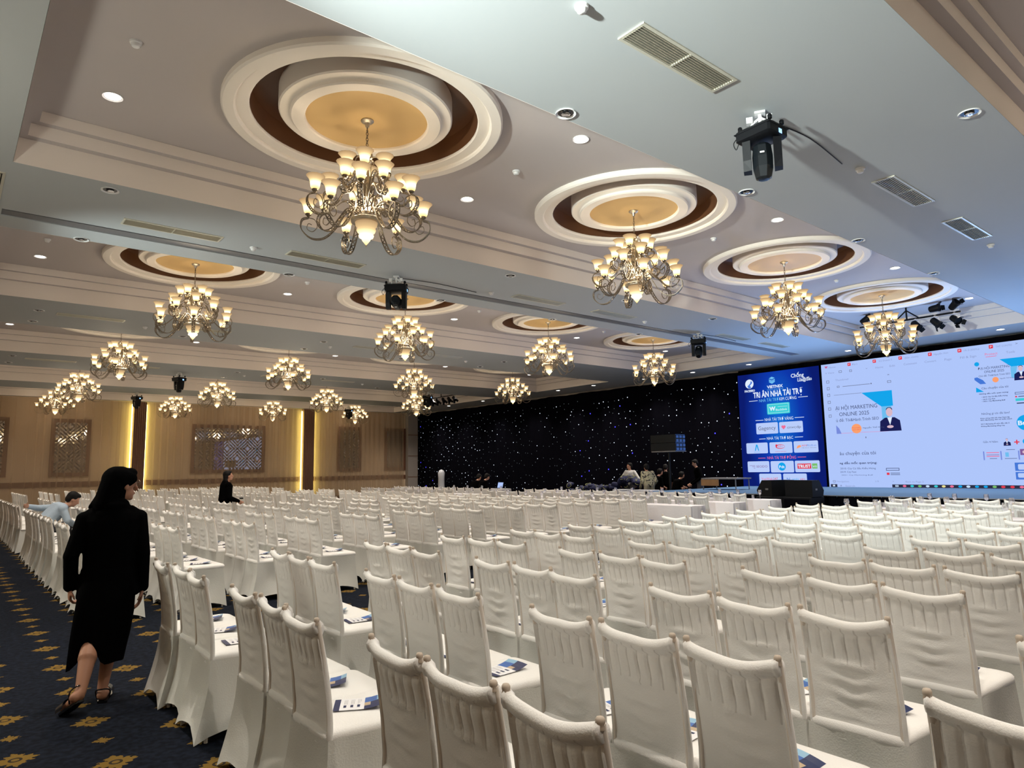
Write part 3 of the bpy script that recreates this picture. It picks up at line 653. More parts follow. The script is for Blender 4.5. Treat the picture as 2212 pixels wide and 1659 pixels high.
# ================================================================== CEILING FITTINGS
def spline(P, n=6):
    P = [Vector(p) for p in P]; Q = [P[0]]+P+[P[-1]]; out = []
    for i in range(1, len(Q)-2):
        for k in range(n):
            t = k/n; a, b_, c, d = Q[i-1], Q[i], Q[i+1], Q[i+2]
            out.append(.5*((2*b_)+(c-a)*t+(2*a-5*b_+4*c-d)*t*t+(3*b_-a-3*c+d)*t**3))
    return out+[P[-1]]
def arm_mesh(pts, spiral, base, wd=.055):
    b = MB(); p3 = lambda L: [(r, 0, z) for r, z in L]
    path = spline(p3(pts), 6); n = len(path)
    # two edge rails and a web of little scrolls between them
    for s in (-1, 1):
        b.band([(p.x, s*wd*.42, p.z) for p in path], (0, 1, 0), .013, .009)
    for i in range(1, n-1):
        p, q = path[i], path[min(i+1, n-1)]; s = 1 if i % 2 else -1
        b.band([(p.x, -s*wd*.36, p.z), ((p.x+q.x)/2, 0, (p.z+q.z)/2), (q.x, s*wd*.36, q.z)], (0, 1, 0), .016, .006)
    sp = spline(p3(spiral), 5); b.band(sp, (0, 1, 0), .012, .006)
    r, z = base; b.lathe([(.0001, -.05), (.012, -.045), (.018, -.03), (.034, -.018), (.036, -.004), (.028, .003), (.0001, .004)], 12, (r, 0, z))
    return b.mesh('arm', 'brass', 40)
TIERS = [  # radius, base height, first angle, arm path, inner spiral
    (.64, .35, 0., [(.12, .34), (.22, .38), (.33, .20), (.46, .07), (.60, .06), (.71, .16), (.71, .27), (.64, .30)], [(.64, .30), (.57, .28), (.54, .20), (.59, .14), (.65, .17), (.64, .23), (.60, .22)]),
    (.60, .53, 30., [(.10, .38), (.24, .47), (.36, .38), (.48, .27), (.60, .27), (.68, .36), (.67, .45), (.60, .49)], [(.60, .49), (.53, .46), (.51, .38), (.56, .33), (.61, .36), (.60, .42), (.57, .41)]),
    (.41, .67, 0., [(.07, .40), (.14, .62), (.24, .66), (.31, .53), (.40, .47), (.48, .54), (.47, .61), (.41, .63)], [(.41, .63), (.35, .61), (.34, .55), (.38, .52), (.42, .55), (.40, .58)]),
    (.24, .87, 30., [(.04, .56), (.08, .82), (.14, .86), (.18, .76), (.24, .72), (.30, .78), (.29, .82), (.24, .83)], [(.24, .83), (.20, .81), (.20, .77), (.23, .76), (.25, .79)])]
b = MB(); b.lathe([(.026, 0), (.040, .006), (.050, .025), (.053, .05), (.058, .08), (.070, .11), (.088, .135), (.100, .148), (.103, .150), (.098, .146), (.066, .11), (.054, .08)], 14)
m_shade = b.mesh('glass_shade', 'shade_glass', 60)
b = MB(); b.lathe([(.0001, 0), (.012, .012), (.045, .055), (.052, .075), (.078, .09), (.086, .112), (.072, .132), (.098, .15), (.110, .178), (.098, .205), (.120, .225), (.128, .262)], 20)
m_bowl = b.mesh('glass_bowl', 'shade_glass', 60)
b = MB(); b.lathe([(.0001, .262), (.165, .262), (.172, .268), (.172, .30), (.165, .306), (.12, .31), (.075, .34), (.09, .38), (.05, .43), (.03, .48), (.0001, .48)], 24)
b.lathe([(.0001, -.022), (.009, -.016), (.010, -.008), (.004, .004), (.0001, .01)], 8)
m_hub = b.mesh('hub', 'brass_light', 40)
b = MB(); b.tube([(0, 0, .45), (0, 0, 1.02)], .014, 8)
for k in range(8):
    b.tube([(.05*math.cos(k*PI/4+t*.9), .05*math.sin(k*PI/4+t*.9), .46+.54*t) for t in [i/8 for i in range(9)]], .0075, 5)
for k in range(6):
    a = k*PI/3; c, s = math.cos(a), math.sin(a)
    b.band([(p.x*c, p.x*s, p.z) for p in spline([(.03, 0, .97), (.06, 0, 1.04), (.11, 0, 1.05), (.13, 0, 1.0), (.10, 0, .98)], 4)], (-s, c, 0), .02, .006)
b.lathe([(.0001, .95), (.05, .96), (.06, .985), (.03, 1.01), (.018, 1.04), (.0001, 1.05)], 12)
m_col = b.mesh('column', 'brass_light', 40)
b = MB()
for k in range(9):
    z = 1.045+k*.034; ex, ey = (1, 0) if k % 2 else (0, 1)
    b.tube([(ex*.013*math.cos(t), ey*.013*math.cos(t), z+.015+.022*math.sin(t)) for t in [2*PI*i/10 for i in range(11)]], .004, 5, cap=False)
b.tube([(0, 0, 1.345), (0, 0, 1.42)], .008, 8); b.lathe([(.0001, 1.36), (.013, 1.362), (.013, 1.372), (.0001, 1.375)], 8)
m_chain = b.mesh('chain', 'brass', 50)
b = MB(); b.lathe([(.0001, 1.408), (.02, 1.409), (.026, 1.438), (.034, 1.458), (.062, 1.468), (.074, 1.481), (.074, 1.491), (.0001, 1.493)], 20)
m_canopy = b.mesh('canopy', 'brass_light', 40)
ROWN = ['out-of-frame right', 'nearest', 'second nearest', 'third', 'fourth', 'farthest']
for i in range(6):
    for j, x in enumerate(CHX):
        root = thing('chandelier', ('scroll-arm chandelier with lit glass bells, %s from the rear wall, %s ceiling coffer' % (ORD[j], ROWN[i])) if i else
                     'scroll-arm chandelier with lit glass bells, %s from the rear wall, coffer behind the camera' % ORD[j],
                     'chandelier', (x, CHY[i], 4.032), rz=random.random()*2*PI, group='glass-shaded chandeliers')
        root.name = 'chandelier'
        if i == 0 and j == 0:
            m_arms = [arm_mesh(t[3], t[4], (t[0], t[1])) for t in TIERS]
        q = lamp('chandelier_bulbs', 'POINT', (x, CHY[i], 4.032+.52), CHL, (1., .83, .61), .28); q.visible_camera = False
        for nm, me in (('glass_bowl', m_bowl), ('hub', m_hub), ('column', m_col), ('chain', m_chain), ('canopy', m_canopy)):
            inst(nm, me, root)
        for t, (r, z, a0, _, _) in enumerate(TIERS):
            for k in range(6):
                a = math.radians(a0+k*60+(random.random()-.5)*5)
                arm = inst('arm', m_arms[t], root, rot=(0, 0, a))
                inst('glass_shade', m_shade, arm, (r, 0, z), ((random.random()-.5)*.08, (random.random()-.5)*.08, 0))

# recessed downlights: lit ones in the coffers and along the front soffit, unlit ones in the beams
def downlight(x, y, z, lit, label, group):
    r = thing('downlight', label, 'light', (x, y, z), group=group)
    b = MB(); b.lathe([(.078, -.001), (.095, -.006), (.10, -.012), (.10, .0), (.078, .004)], 20); b.build('trim_ring', 'white_plastic', r, smooth=40)
    b = MB()
    if lit: lamp('downlight_lamp', 'SPOT', (x, y, z-.03), DL, (1., .89, .77), .05, (x, y, 0), 2.1, 1.); b.lathe([(.078, -.004), (.05, -.012), (.0001, -.014)], 16); b.build('lamp_face', 'lamp_disc', r, smooth=60)
    else:
        b.lathe([(.078, -.002), (.0001, -.002)], 18); b.build('reflector', 'black_gloss', r, smooth=60)
        b = MB(); b.lathe([(.042, -.004), (.046, -.016), (.034, -.022), (.0001, -.016)], 12); b.build('lamp_face', 'chrome', r, smooth=60)
LX = [1.16, 5.84, 10.45, 15.1, 19.5]
for i in range(0, 6):
    yc = COFF[i][0]/2+COFF[i][1]/2
    for side, sg in (('near', -1), ('far', 1)):
        if i > 2 and sg > 0 and i == 5: continue
        for j, x in enumerate(LX):
            downlight(x, yc+sg*1.2, 5.531, True, 'lit round downlight, %s from the rear wall, %s side of the %s coffer' % (ORD[j], side, ROWN[i]), 'lit coffer downlights')
FD = [5.56, 9.56, 12.97, 15.3, 17.6, 20.2, 22.4, 25.2, 28.0, 31.1, 33.6]
for k, y in enumerate(FD):
    downlight(21.4 if y < 20 else 21.2, y, ZS-.001, True, 'lit round downlight in the front soffit, %s from the right of the frame' % ORD[k], 'front soffit downlights')
for (ys, who) in (((2.07, 4.55), 'nearest beam'), ((9.3, 11.56), 'second beam'), ((17.2, 18.5), 'third beam'), ((24.2, 25.7), 'fourth beam')):
    for q, y in enumerate(ys):
        for j, x in enumerate((1.37, 4.5, 7.69, 10.82, 13.9)):
            downlight(x, y, ZS-.001, False, 'unlit round eyeball downlight, %s from the rear wall, %s edge of the %s' % (ORD[j], 'near' if q == 0 else 'far', who), 'unlit soffit downlights')
# smoke detectors
def detector(x, y, z, label):
    b = MB(); b.lathe([(.0001, -.055), (.028, -.053), (.036, -.045), (.040, -.022), (.052, -.018), (.055, .0)], 18)
    tag(b.build('smoke_detector', 'white_plastic', loc=(x, y, z), smooth=50), label, 'detector', 'smoke detectors')
for i, (y, who) in enumerate(((3.34, 'nearest beam'), (10.45, 'second beam'), (17.8, 'third beam'), (24.9, 'fourth beam'))):
    for j, x in enumerate((3.5, 8.15, 12.8)): detector(x, y, ZS, 'white smoke detector under the %s, %s from the rear wall' % (who, ORD[j]))
for i in range(1, 3):
    for j, x in enumerate((1.15, 5.8, 10.4, 15.05)): detector(x, (COFF[i][0]+COFF[i][1])/2, 5.531, 'white smoke detector inside the %s coffer, %s from the rear wall' % (ROWN[i], ORD[j]))
# air vents
m_slat = MB().box((-.63, -.003, -.006), (.63, .003, .006)).mesh('slat', 'vent_slat')
def vent(x, y, label, rz=0., fine=True, L=1.3, W=.27):
    r = thing('air_vent', label, 'vent', (x, y, ZS), rz, 'ceiling air vents')
    b = MB(); t = .028
    for a, c in (((-L/2, -W/2), (L/2, -W/2+t)), ((-L/2, W/2-t), (L/2, W/2)), ((-L/2, -W/2+t), (-L/2+t, W/2-t)), ((L/2-t, -W/2+t), (L/2, W/2-t))):
        b.box((a[0], a[1], -.012), (c[0], c[1], 0))
    b.box((-.008, -W/2+t, -.012), (.008, W/2-t, 0)); b.build('vent_frame', 'vent_frame', r)
    b = MB(); b.box((-L/2+.01, -W/2+.01, -.0015), (L/2-.01, W/2-.01, -.0005)); b.build('backing', 'vent_dark', r)
    n = 9
    for k in range(n):
        inst('slat', m_slat, r, (0, -W/2+t+(k+.5)*(W-2*t)/n, -.0085), (.25, 0, 0))
VX = (2.34, 4.66, 9.32, 11.62)
for j, x in enumerate(VX): vent(x, 3.30, 'slatted brass-framed air vent under the nearest beam, %s from the rear wall' % ORD[j])
for j, x in enumerate(VX+(16.4, 18.5)): vent(x, 10.36, 'slatted brass-framed air vent under the second beam, %s from the rear wall' % ORD[j])
vent(.42-.25, 10.1, 'short slatted air vent at the left edge of the second beam, turned crosswise', PI/2, W=.36)
for j, x in enumerate(VX): vent(x, 17.35, 'dim slatted air vent under the third beam, %s from the rear wall' % ORD[j])
for j, x in enumerate(VX): vent(x, 24.6, 'dim slatted air vent under the fourth beam, %s from the rear wall' % ORD[j])

# moving-head lamps
def moving_head(x, y, label, pan, tilt, cable=False, twist=0.):
    r = thing('moving_head_light', label, 'spotlight', (x, y, ZS), pan, 'moving-head stage lamps')
    b = MB(); b.box((-.05, -.05, -.02), (.05, .05, 0)); b.tube([(0, 0, 0), (0, 0, -.13)], .018, 8)
    for s in (-1, 1): b.tube([(0, 0, -.05), (s*.07, 0, -.10), (s*.10, 0, -.15)], .012, 6)
    b.box((-.13, -.03, -.10), (-.07, .03, -.04)); b.box((.06, -.03, -.09), (.11, .03, -.04)); b.build('clamp', 'white_plastic', r)
    b = MB(); b.bbox((-.19, -.16, -.30), (.19, .16, -.17), .02); b.box((-.196, -.165, -.21), (.196, .165, -.20))
    for sx in (-1, 1):
        for sy in (-1, 1): b.lathe([(.0001, -.16), (.022, -.16), (.022, -.125), (.015, -.115), (.0001, -.115)], 8, (sx*.165, sy*.10, 0))
    b.build('base', 'black_plastic', r, smooth=40).rotation_euler.z = twist
    b = MB(); b.box((.186, .0, -.28), (.192, .05, -.235)); b.build('display', 'display_blue', r).rotation_euler.z = twist
    for s in (-1, 1):
        b = MB(); x0 = s*.105; P = [(-.10, -.31), (.10, -.31), (.085, -.50), (.06, -.60), (-.06, -.60), (-.085, -.50)]
        b.loft([[(x0-s*.0, yy, zz) for yy, zz in P], [(x0+s*.075, yy*.8, zz) for yy, zz in P]]); b.build('yoke_arm', 'black_plastic', r)
    h = bpy.data.objects.new('lamp_head', None); COL.objects.link(h); h.parent = r; h.location = (0, 0, -.47); h.rotation_euler.x = tilt
    b = MB(); R = []
    for z, q in ((.14, .06), (.11, .09), (.0, .102), (-.10, .10), (-.20, .078), (-.215, .055)):
        R.append([(q*math.cos(PI/8+k*PI/4), q*1.05*math.sin(PI/8+k*PI/4), z) for k in range(8)])
    b.loft(R); b.build('head_shell', 'black_panel', h)
    b = MB(); b.lathe([(.0001, -.218), (.05, -.217), (.055, -.21)], 16); b.build('lens', 'black_gloss', h, smooth=50)
    b = MB(); b.box((-.02, -.108, .02), (.02, -.100, .035)); b.build('name_plate', 'white_plastic', h)
    if cable:
        b = MB(); b.tube(spline([(-.2, 0, -.2), (-.26, 0, -.27), (-.24, .02, -.33), (-.21, 0, -.28), (-.18, 0, -.30)], 5), .005, 5); b.build('cable', 'black_plastic', r)
        b = MB(); b.tube(spline([(.0, 0, -.03), (.3, .0, -.012), (.9, -.05, -.010), (1.8, .03, -.012)], 5), .006, 5); b.build('cable', 'black_plastic', r).rotation_euler.z = -pan
moving_head(6.02, 3.37, 'black moving-head lamp on a white clamp under the nearest beam', math.radians(-61), .06, True, math.radians(-32))
moving_head(6.08, 10.56, 'black moving-head lamp in front of the second-row medallion, hanging by the partition track', math.radians(-40), 1.45, True)
moving_head(15.14, 10.6, 'black moving-head lamp over the stage approach, tilted towards the right', math.radians(-60), -.7, True)
moving_head(6.12, 25.37, 'black moving-head lamp hanging above the left rows, larger of the two silhouettes', math.radians(-70), .05)
moving_head(6.23, 32.6, 'black moving-head lamp hanging just in front of the left brown column', math.radians(-70), .05)
moving_head(16.71, 34.0, 'black moving-head lamp hanging just in front of the right brown column', math.radians(-70), .05)
moving_head(16.58, 26.0, 'black moving-head lamp half hidden behind chandeliers near the corner', math.radians(-70), .1)

# lighting bars with par cans
def par_can(x, y, z, up, yaw, pitch, label, group):
    r = thing('par_can', label, 'spotlight', (x, y, z), 0., group); s = 1 if up else -1
    b = MB(); b.band([(0, -.10, s*.16), (0, -.10, s*.05), (0, -.03, s*.02), (0, .03, s*.02), (0, .10, s*.05), (0, .10, s*.16)], (1, 0, 0), .025, .008); b.box((-.02, -.02, min(0, s*.03)), (.02, .02, max(0, s*.03))); b.build('yoke', 'chrome', r)
    h = MB(); h.lathe([(.0001, -.13), (.05, -.13), (.075, -.11), (.085, -.05), (.09, .08), (.105, .085), (.105, .12), (.092, .12), (.085, .09), (.0001, .085)], 14)
    o = h.build('can', 'black_plastic', r, (0, 0, s*.18), smooth=40); o.rotation_euler = (pitch, 0, yaw)
    h = MB()
    for k in range(4):
        a = k*PI/2; c, q = math.cos(a), math.sin(a); h.add([(.10*c-.07*q, .10*q+.07*c, .12), (.10*c+.07*q, .10*q-.07*c, .12), (.15*c+.06*q, .15*q-.06*c, .19), (.15*c-.06*q, .15*q+.06*c, .19)], [(0, 1, 2, 3)])
    p = h.build('barn_door', 'black_plastic', o)
bar = thing('lighting_bar', 'black hanging bar for par cans behind the rightmost chandelier', 'lighting bar', (19.3, 0, 0), group='hanging lighting bars')
b = MB(); b.tube([(0, 5.8, 5.20), (0, 8.25, 5.20)], .024, 8); b.build('bar', 'black_plastic', bar, smooth=50)
b = MB(); b.tube([(0, 7.05, 5.20), (0, 7.05, 5.53)], .022, 8); b.tube([(0, 6.75, 5.20), (0, 7.05, 5.45)], .018, 6); b.tube([(0, 7.35, 5.20), (0, 7.05, 5.45)], .018, 6); b.build('hanger', 'black_plastic', bar, smooth=50)
for k, (y, up, yaw, pit) in enumerate(((8.10, True, .3, 1.0), (7.65, True, .2, 1.3), (6.38, True, 0, 1.5), (5.94, True, -.5, 1.0), (6.84, False, 0., 2.5), (6.38, False, 0., 2.4), (5.94, False, -.5, 2.2), (7.65, False, .2, 2.4))):
    par_can(19.3, y, 5.20, up, yaw, pit, 'black par can %s the lighting bar behind the rightmost chandelier, %s from the left' % ('standing on' if up else 'hanging under', ORD[{8.10: 0, 7.65: 1, 6.84: 2, 6.38: 3, 5.94: 4}[y]]), 'par cans on the right lighting bar')
bar = thing('lighting_bar', 'black bar of par cans hanging far off near the corner', 'lighting bar', (19.3, 0, 0), group='hanging lighting bars')
b = MB(); b.tube([(0, 27.6, 5.14), (0, 30.4, 5.14)], .024, 8); b.build('bar', 'black_plastic', bar, smooth=50)
b = MB(); b.tube([(0, 29.0, 5.14), (0, 29.0, 5.53)], .022, 8); b.build('hanger', 'black_plastic', bar, smooth=50)
for k, y in enumerate((27.84, 28.29, 28.78, 29.33, 29.76)): par_can(19.3, y, 5.14, False, 0, 2.4, 'small black par can under the far lighting bar, %s from the right' % ORD[k], 'par cans on the far lighting bar')

# ================================================================== CHAIRS
def chair_meshes(seed):
    rs = random.Random(seed); ph = rs.random()*6
    hw = lambda z: .178+.010*(1-min(1, max(0, (z-.45)/.47)))                        # half width of the back
    xb = lambda z: .062*math.sin(min(1, max(0, z/.92))*PI)**1.0 if z < .46 else .062*math.cos((z-.46)/.46*PI/2)
    bow = lambda u, z: -.022*(1-u*u)*min(1, max(0, (z-.5)/.3))
    NU, NZ = 44, 34; ztop = lambda u: .907-.027*(1-abs(u)**2.5)+.003*math.sin(u*5+ph)
    cre = [(.70+.01*math.sin(ph), .012, .40), (.63, .011, .48), (.56+.01*math.cos(ph), .011, .40), (.49, .006, .6)]
    def thick(u, v, z, side):
        t = .006
        a = abs(u)
        if a > .90: t += .010*math.sin(min(1, (a-.90)/.10)*PI/2)*math.sqrt(max(0, 1-((a-.95)/.05)**2)) if a > .90 else 0
        rail = (ztop(u)-z)/.052
        if rail < 1: t += .016*math.sqrt(max(0, 1-(2*rail-1)**2))
        elif z > .70 and side < 0:
            f = min(1, (z-.70)/.05)*min(1, max(0, (ztop(u)-.052-z)/.02))
            t += f*(-.0085*math.exp(-(((u*3.5+.5) % 1.-.5)/.12)**2)+.001)*(1 if a < .93 else 0)
            t += -.009*math.exp(-((ztop(u)-.060-z)/.008)**2)
        if side < 0:
            for cz, amp, wdt in cre:
                c0 = cz+.028*u*u+.004*math.sin(u*9+ph+cz*30); e = (z-c0)/.011
                t += amp*math.exp(-(u/wdt)**2)*(math.exp(-e*e)*.8-math.exp(-(e+1.6)**2)*.55)
            t += .0012*math.sin(z*50+u*4+ph)*math.exp(-((z-.5)/.08)**2)
        return t
    b = MB(); rings = []
    for j in range(NZ+1):
        v = j/NZ; vv = v
        ring = []
        for i in range(NU+1):
            u = -1+2*i/NU; z = .40+(ztop(u)-.40)*vv; ring.append((xb(z)+bow(u, z)-thick(u, v, z, -1), u*hw(z), z))
        for i in range(NU, -1, -1):
            u = -1+2*i/NU; z = .40+(ztop(u)-.40)*vv; ring.append((xb(z)+bow(u, z)+thick(u, v, z, 1)*.8, u*hw(z), z))
        rings.append(ring)
    n = len(rings[0]); vs = [p for r in rings for p in r]; fs = []
    for j in range(NZ):
        for i in range(n): a = j*n+i; c = j*n+(i+1) % n; fs.append((a, a+n, c+n, c))
    top = NZ*n
    for i in range(NU): fs.append((top+i, top+(n-1-i), top+(n-2-i), top+i+1))
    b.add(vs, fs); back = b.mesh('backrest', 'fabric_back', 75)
    # seat pad
    b = MB(); R = []
    def ring(inset, z):
        x0, x1, wr, wf = .045+inset, .515-inset, .185-inset, .215-inset; c = .045; P = []
        for cx, cy, a0 in ((x1-c, wf-c, 0), (x0+c*.5, wr-c*.5, 90), (x0+c*.5, -wr+c*.5, 180), (x1-c, -wf+c, 270)):
            cc = c if cx > .3 else c*.5
            for k in range(4):
                a = math.radians(a0+k*30); P.append((cx+cc*math.cos(a), cy+cc*math.sin(a), z))
        return P
    for ins, z in ((.004, .425), (0, .435), (0, .452), (.008, .464), (.03, .471), (.09, .474)): R.append(ring(ins, z))
    b.loft(R, 0, True); seat = b.mesh('seat', 'fabric_white', 50)
    # stretch skirt: pulled down to the four feet, the hem arching up between them
    b = MB(); N = 8; C = lambda z: [(.535-.05*(z/.43), .235-.022*(z/.43)), (xb(z)-.016-.02*max(0, 1-z/.3), .222-.030*(z/.43)), (xb(z)-.016-.02*max(0, 1-z/.3), -.222+.030*(z/.43)), (.535-.05*(z/.43), -.235+.022*(z/.43))]
    rings = []
    for j in range(9):
        t = j/8; ring = []
        for sd in range(4):
            for k in range(N):
                u = k/N; hem = (.004+.062*(math.sin(u*PI)**.7)) if u > 0 else .004
                z = hem+(.44-hem)*t; c = C(z); A, D = c[sd], c[(sd+1) % 4]
                pull = .022*math.sin(u*PI)*math.sin(t*PI)+.004*math.sin(u*11+ph+t*6)*math.sin(u*PI)
                nx, ny = [(0, 1), (-1, 0), (0, -1), (1, 0)][sd]
                x = A[0]+(D[0]-A[0])*u-nx*pull*(1.3 if sd == 1 else 1); y = A[1]+(D[1]-A[1])*u-ny*pull
                ring.append((x, y, z))
        rings.append(ring)
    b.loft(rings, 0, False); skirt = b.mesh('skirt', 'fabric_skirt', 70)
    b = MB(); P = [(xb(z)-.002, 0, z) for z in (.40, .46, .55, .65, .75, .84, .90)]; b.tube(P, .0105, 8)
    b.lathe([(.0001, .885), (.0115, .888), (.0120, .893), (.0105, .899), (.0120, .904), (.0122, .911), (.009, .917), (.0001, .919)], 8, (-.002, 0, 0), 1); post = b.mesh('post', ['fabric_post', 'finial_tip'], 60)
    leg = MB().tube([(0, 0, 0), (0, 0, .07)], .011, 6).mesh('leg', 'fabric_post')
    return back, seat, skirt, post, leg
VAR = [chair_meshes(s) for s in (1, 2, 3)]
ROW_C = [1.22+.80*k for k in range(12)]
ROW_L = [1.22, 2.06, 2.89, 3.70, 4.55, 5.42, 6.25, 7.05, 7.80, 8.55, 9.30, 10.0]
spots = []    # x, y, block, row, trio, seat
def trio(x, y0, blk, row, t):
    for s in range(3): spots.append((x, y0+.175+.395*s, blk, row, t, s))
for r, x in enumerate(ROW_C):
    for t, y0 in enumerate((4.27, 2.70, 1.18)): trio(x, y0, 0, r, t)
    if r in (1, 2): trio(x, -.37, 0, r, 3)
for r, x in enumerate(ROW_L):
    for t in range(5): trio(x, 8.32+1.55*t, 1, r, t)
    for t in range(4): trio(x, 16.75+1.55*t, 2, r, t)
    for t in range(4): trio(x, 25.7+1.55*t, 3, r, t)
VIPX = {0: (11.4, 12.6), 1: (11.65, 13.0), 2: (11.65, 13.0)}
for blk, y0, n in ((0, 5.15, 7), (1, 8.1, 16), (2, 16.9, 13)):
    for r, x in enumerate(VIPX[blk]):
        for k in range(n): spots.append((x, y0-.42*k-.2 if blk == 0 else y0+.2+.45*k, blk, 20+r, 0, k))
BLK = ['centre block', 'block left of centre aisle', 'third block leftwards', 'farthest left block']
SEAT = ['right', 'middle', 'left']
def dist(s): return math.hypot(s[0], s[1])
spots.sort(key=dist)
rs = random.Random(11)
def place(s, k):
    back, seat, skirt, post, leg = VAR[rs.randrange(3)]
    x, y, blk, row, t, i = s
    if row < 20:
        lab = 'white covered chair, %s of %s trio from left, %s row, %s' % (SEAT[i], ORD[t if blk == 0 else {1: 4, 2: 3, 3: 3}[blk]-t], ORD[row], BLK[blk])
        g = 'white covered chairs, '+BLK[blk]
    else:
        lab = 'white covered chair, %s table row, %s from the aisle, %s' % (ORD[row-20], ORD[i], BLK[blk]); g = 'white covered chairs at the tables'
    r = thing('banquet_chair', lab, 'chair', (x+(rs.random()-.5)*.035, y+(rs.random()-.5)*.012, 0), (rs.random()-.5)*.07, g)
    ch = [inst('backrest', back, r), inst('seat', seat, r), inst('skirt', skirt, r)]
    if k < 150:
        inst('post', post, r, (0, .172, 0)); inst('post', post, r, (0, -.172, 0))
        for lx, ly in ((.035, .195), (.035, -.195), (.495, .205), (.495, -.205)): inst('leg', leg, r, (lx, ly, 0))
    else:
        inst('post', post, r, (0, .172, 0)); inst('post', post, r, (0, -.172, 0))
    return r
near, rest = spots[:300], spots[300:]
chair_of = {}
for k, s in enumerate(near): chair_of[s] = place(s, k)
# the rest of the rows: one object, each chair with back, seat, posts and arched skirt
def low_chair():
    b = MB(); hw = .178; xb = lambda z: .062*math.cos((z-.46)/.46*PI/2) if z > .46 else .062*math.sin(z/.92*PI)
    R = []
    for z in (.40, .60, .80, .86, .875, .885):
        t = .007 if z < .82 else .018
        L = [(-1, .014), (-.5, t), (0, t), (.5, t), (1, .014)]
        R.append([(xb(z)-.02*(1-u*u)*min(1, max(0, (z-.5)/.3))-q, u*hw, z+(.016*abs(u)**2 if z > .85 else 0)) for u, q in L]+[(xb(z)-.02*(1-u*u)*min(1, max(0, (z-.5)/.3))+q, u*hw, z+(.016*abs(u)**2 if z > .85 else 0)) for u, q in L[::-1]])
    b.loft(R, 0); b.bbox((.05, -.21, .43), (.515, .21, .472), .02, 0)
    for s in (-1, 1): b.tube([(xb(z), s*.172, z) for z in (.45, .7, .92)], .014, 5, 2)
    R = []
    for t in (0, .5, 1):
        ring = []
        for sd in range(4):
            for u in (0, .5):
                hem = .004 if u == 0 else .06; z = hem+(.44-hem)*t
                c = [(.535-.05*(z/.43), .235-.022*(z/.43)), (xb(z)-.02, .222-.03*(z/.43)), (xb(z)-.02, -.222+.03*(z/.43)), (.535-.05*(z/.43), -.235+.022*(z/.43))]
                A, D = c[sd], c[(sd+1) % 4]; ring.append((A[0]+(D[0]-A[0])*u, A[1]+(D[1]-A[1])*u, z))
        R.append(ring)
    b.loft(R, 1, False)
    return b
lc = low_chair(); V = np.array(lc.v); big = MB()
for s in rest:
    a = (rs.random()-.5)*.06; c, q = math.cos(a), math.sin(a); W = V.copy(); W[:, 0] = V[:, 0]*c-V[:, 1]*q+s[0]+(rs.random()-.5)*.03; W[:, 1] = V[:, 0]*q+V[:, 1]*c+s[1]
    k0 = len(big.v); big.v += [tuple(p) for p in W]; big.f += [tuple(i+k0 for i in f) for f in lc.f]; big.m += lc.m
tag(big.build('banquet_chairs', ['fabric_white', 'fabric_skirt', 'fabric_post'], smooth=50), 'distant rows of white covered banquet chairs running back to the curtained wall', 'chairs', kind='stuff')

# folded programme sheets left on the seats
def flyer_mesh(seed):
    b = MB(); L, W = .21, .148
    def P(u, v): return (-L/2+L*u, -W/2+W*v, .004+.022*max(0, u-.55)**2*4+.004*math.sin(v*3+seed)*u)
    n = 8
    for i in range(n):
        for j in range(4):
            u0, u1, v0, v1 = i/n, (i+1)/n, j/4, (j+1)/4
            mi = 0
            if i >= 5: mi = 1 if j < 2 else (2 if i < 7 else 3)
            if i >= 5 and j == 1 and i == 5: mi = 4
            if i == 0: mi = 1
            b.quad(P(u0, v0), P(u1, v0), P(u1, v1), P(u0, v1), mi)
    for k in range(3):
        u = .2+.14*k; q = P(u, .2); b.quad((q[0], q[1], q[2]+.001), (q[0]+.012, q[1], q[2]+.001), (q[0]+.012, q[1]+.03, q[2]+.001), (q[0], q[1]+.03, q[2]+.001), 1)
        for l in range(3): b.quad((q[0]+.002+.006*l, q[1]+.04, q[2]+.001), (q[0]+.003+.006*l, q[1]+.04, q[2]+.001), (q[0]+.003+.006*l, q[1]+.10, q[2]+.001), (q[0]+.002+.006*l, q[1]+.10, q[2]+.001), 5)
    return b.mesh('programme_sheet', ['paper_white', 'ink_navy', 'ink_blue', 'ink_sky', 'ink_tan', 'ink_dark'], None)
FL = [flyer_mesh(s) for s in (0, 2)]
cnt = 0
for s in near:
    if s[3] >= 20 or cnt >= 200: continue
    if s[2] == 0 and s[3] > 6: continue
    cnt += 1
    k = rs.randrange(2); o = inst('programme_sheet', FL[k], None, (s[0]+.27+(rs.random()-.5)*.05, s[1]+(rs.random()-.5)*.06, .4765), (0, 0, -.25+(rs.random()-.5)*.7))
    tag(o, 'programme sheet on %s seat, %s trio from left, %s row, %s' % (SEAT[s[5]], ORD[s[4] if s[2] == 0 else {1: 4, 2: 3, 3: 3}[s[2]]-s[4]], ORD[s[3]], BLK[s[2]]), 'leaflet', 'programme sheets on the seats')
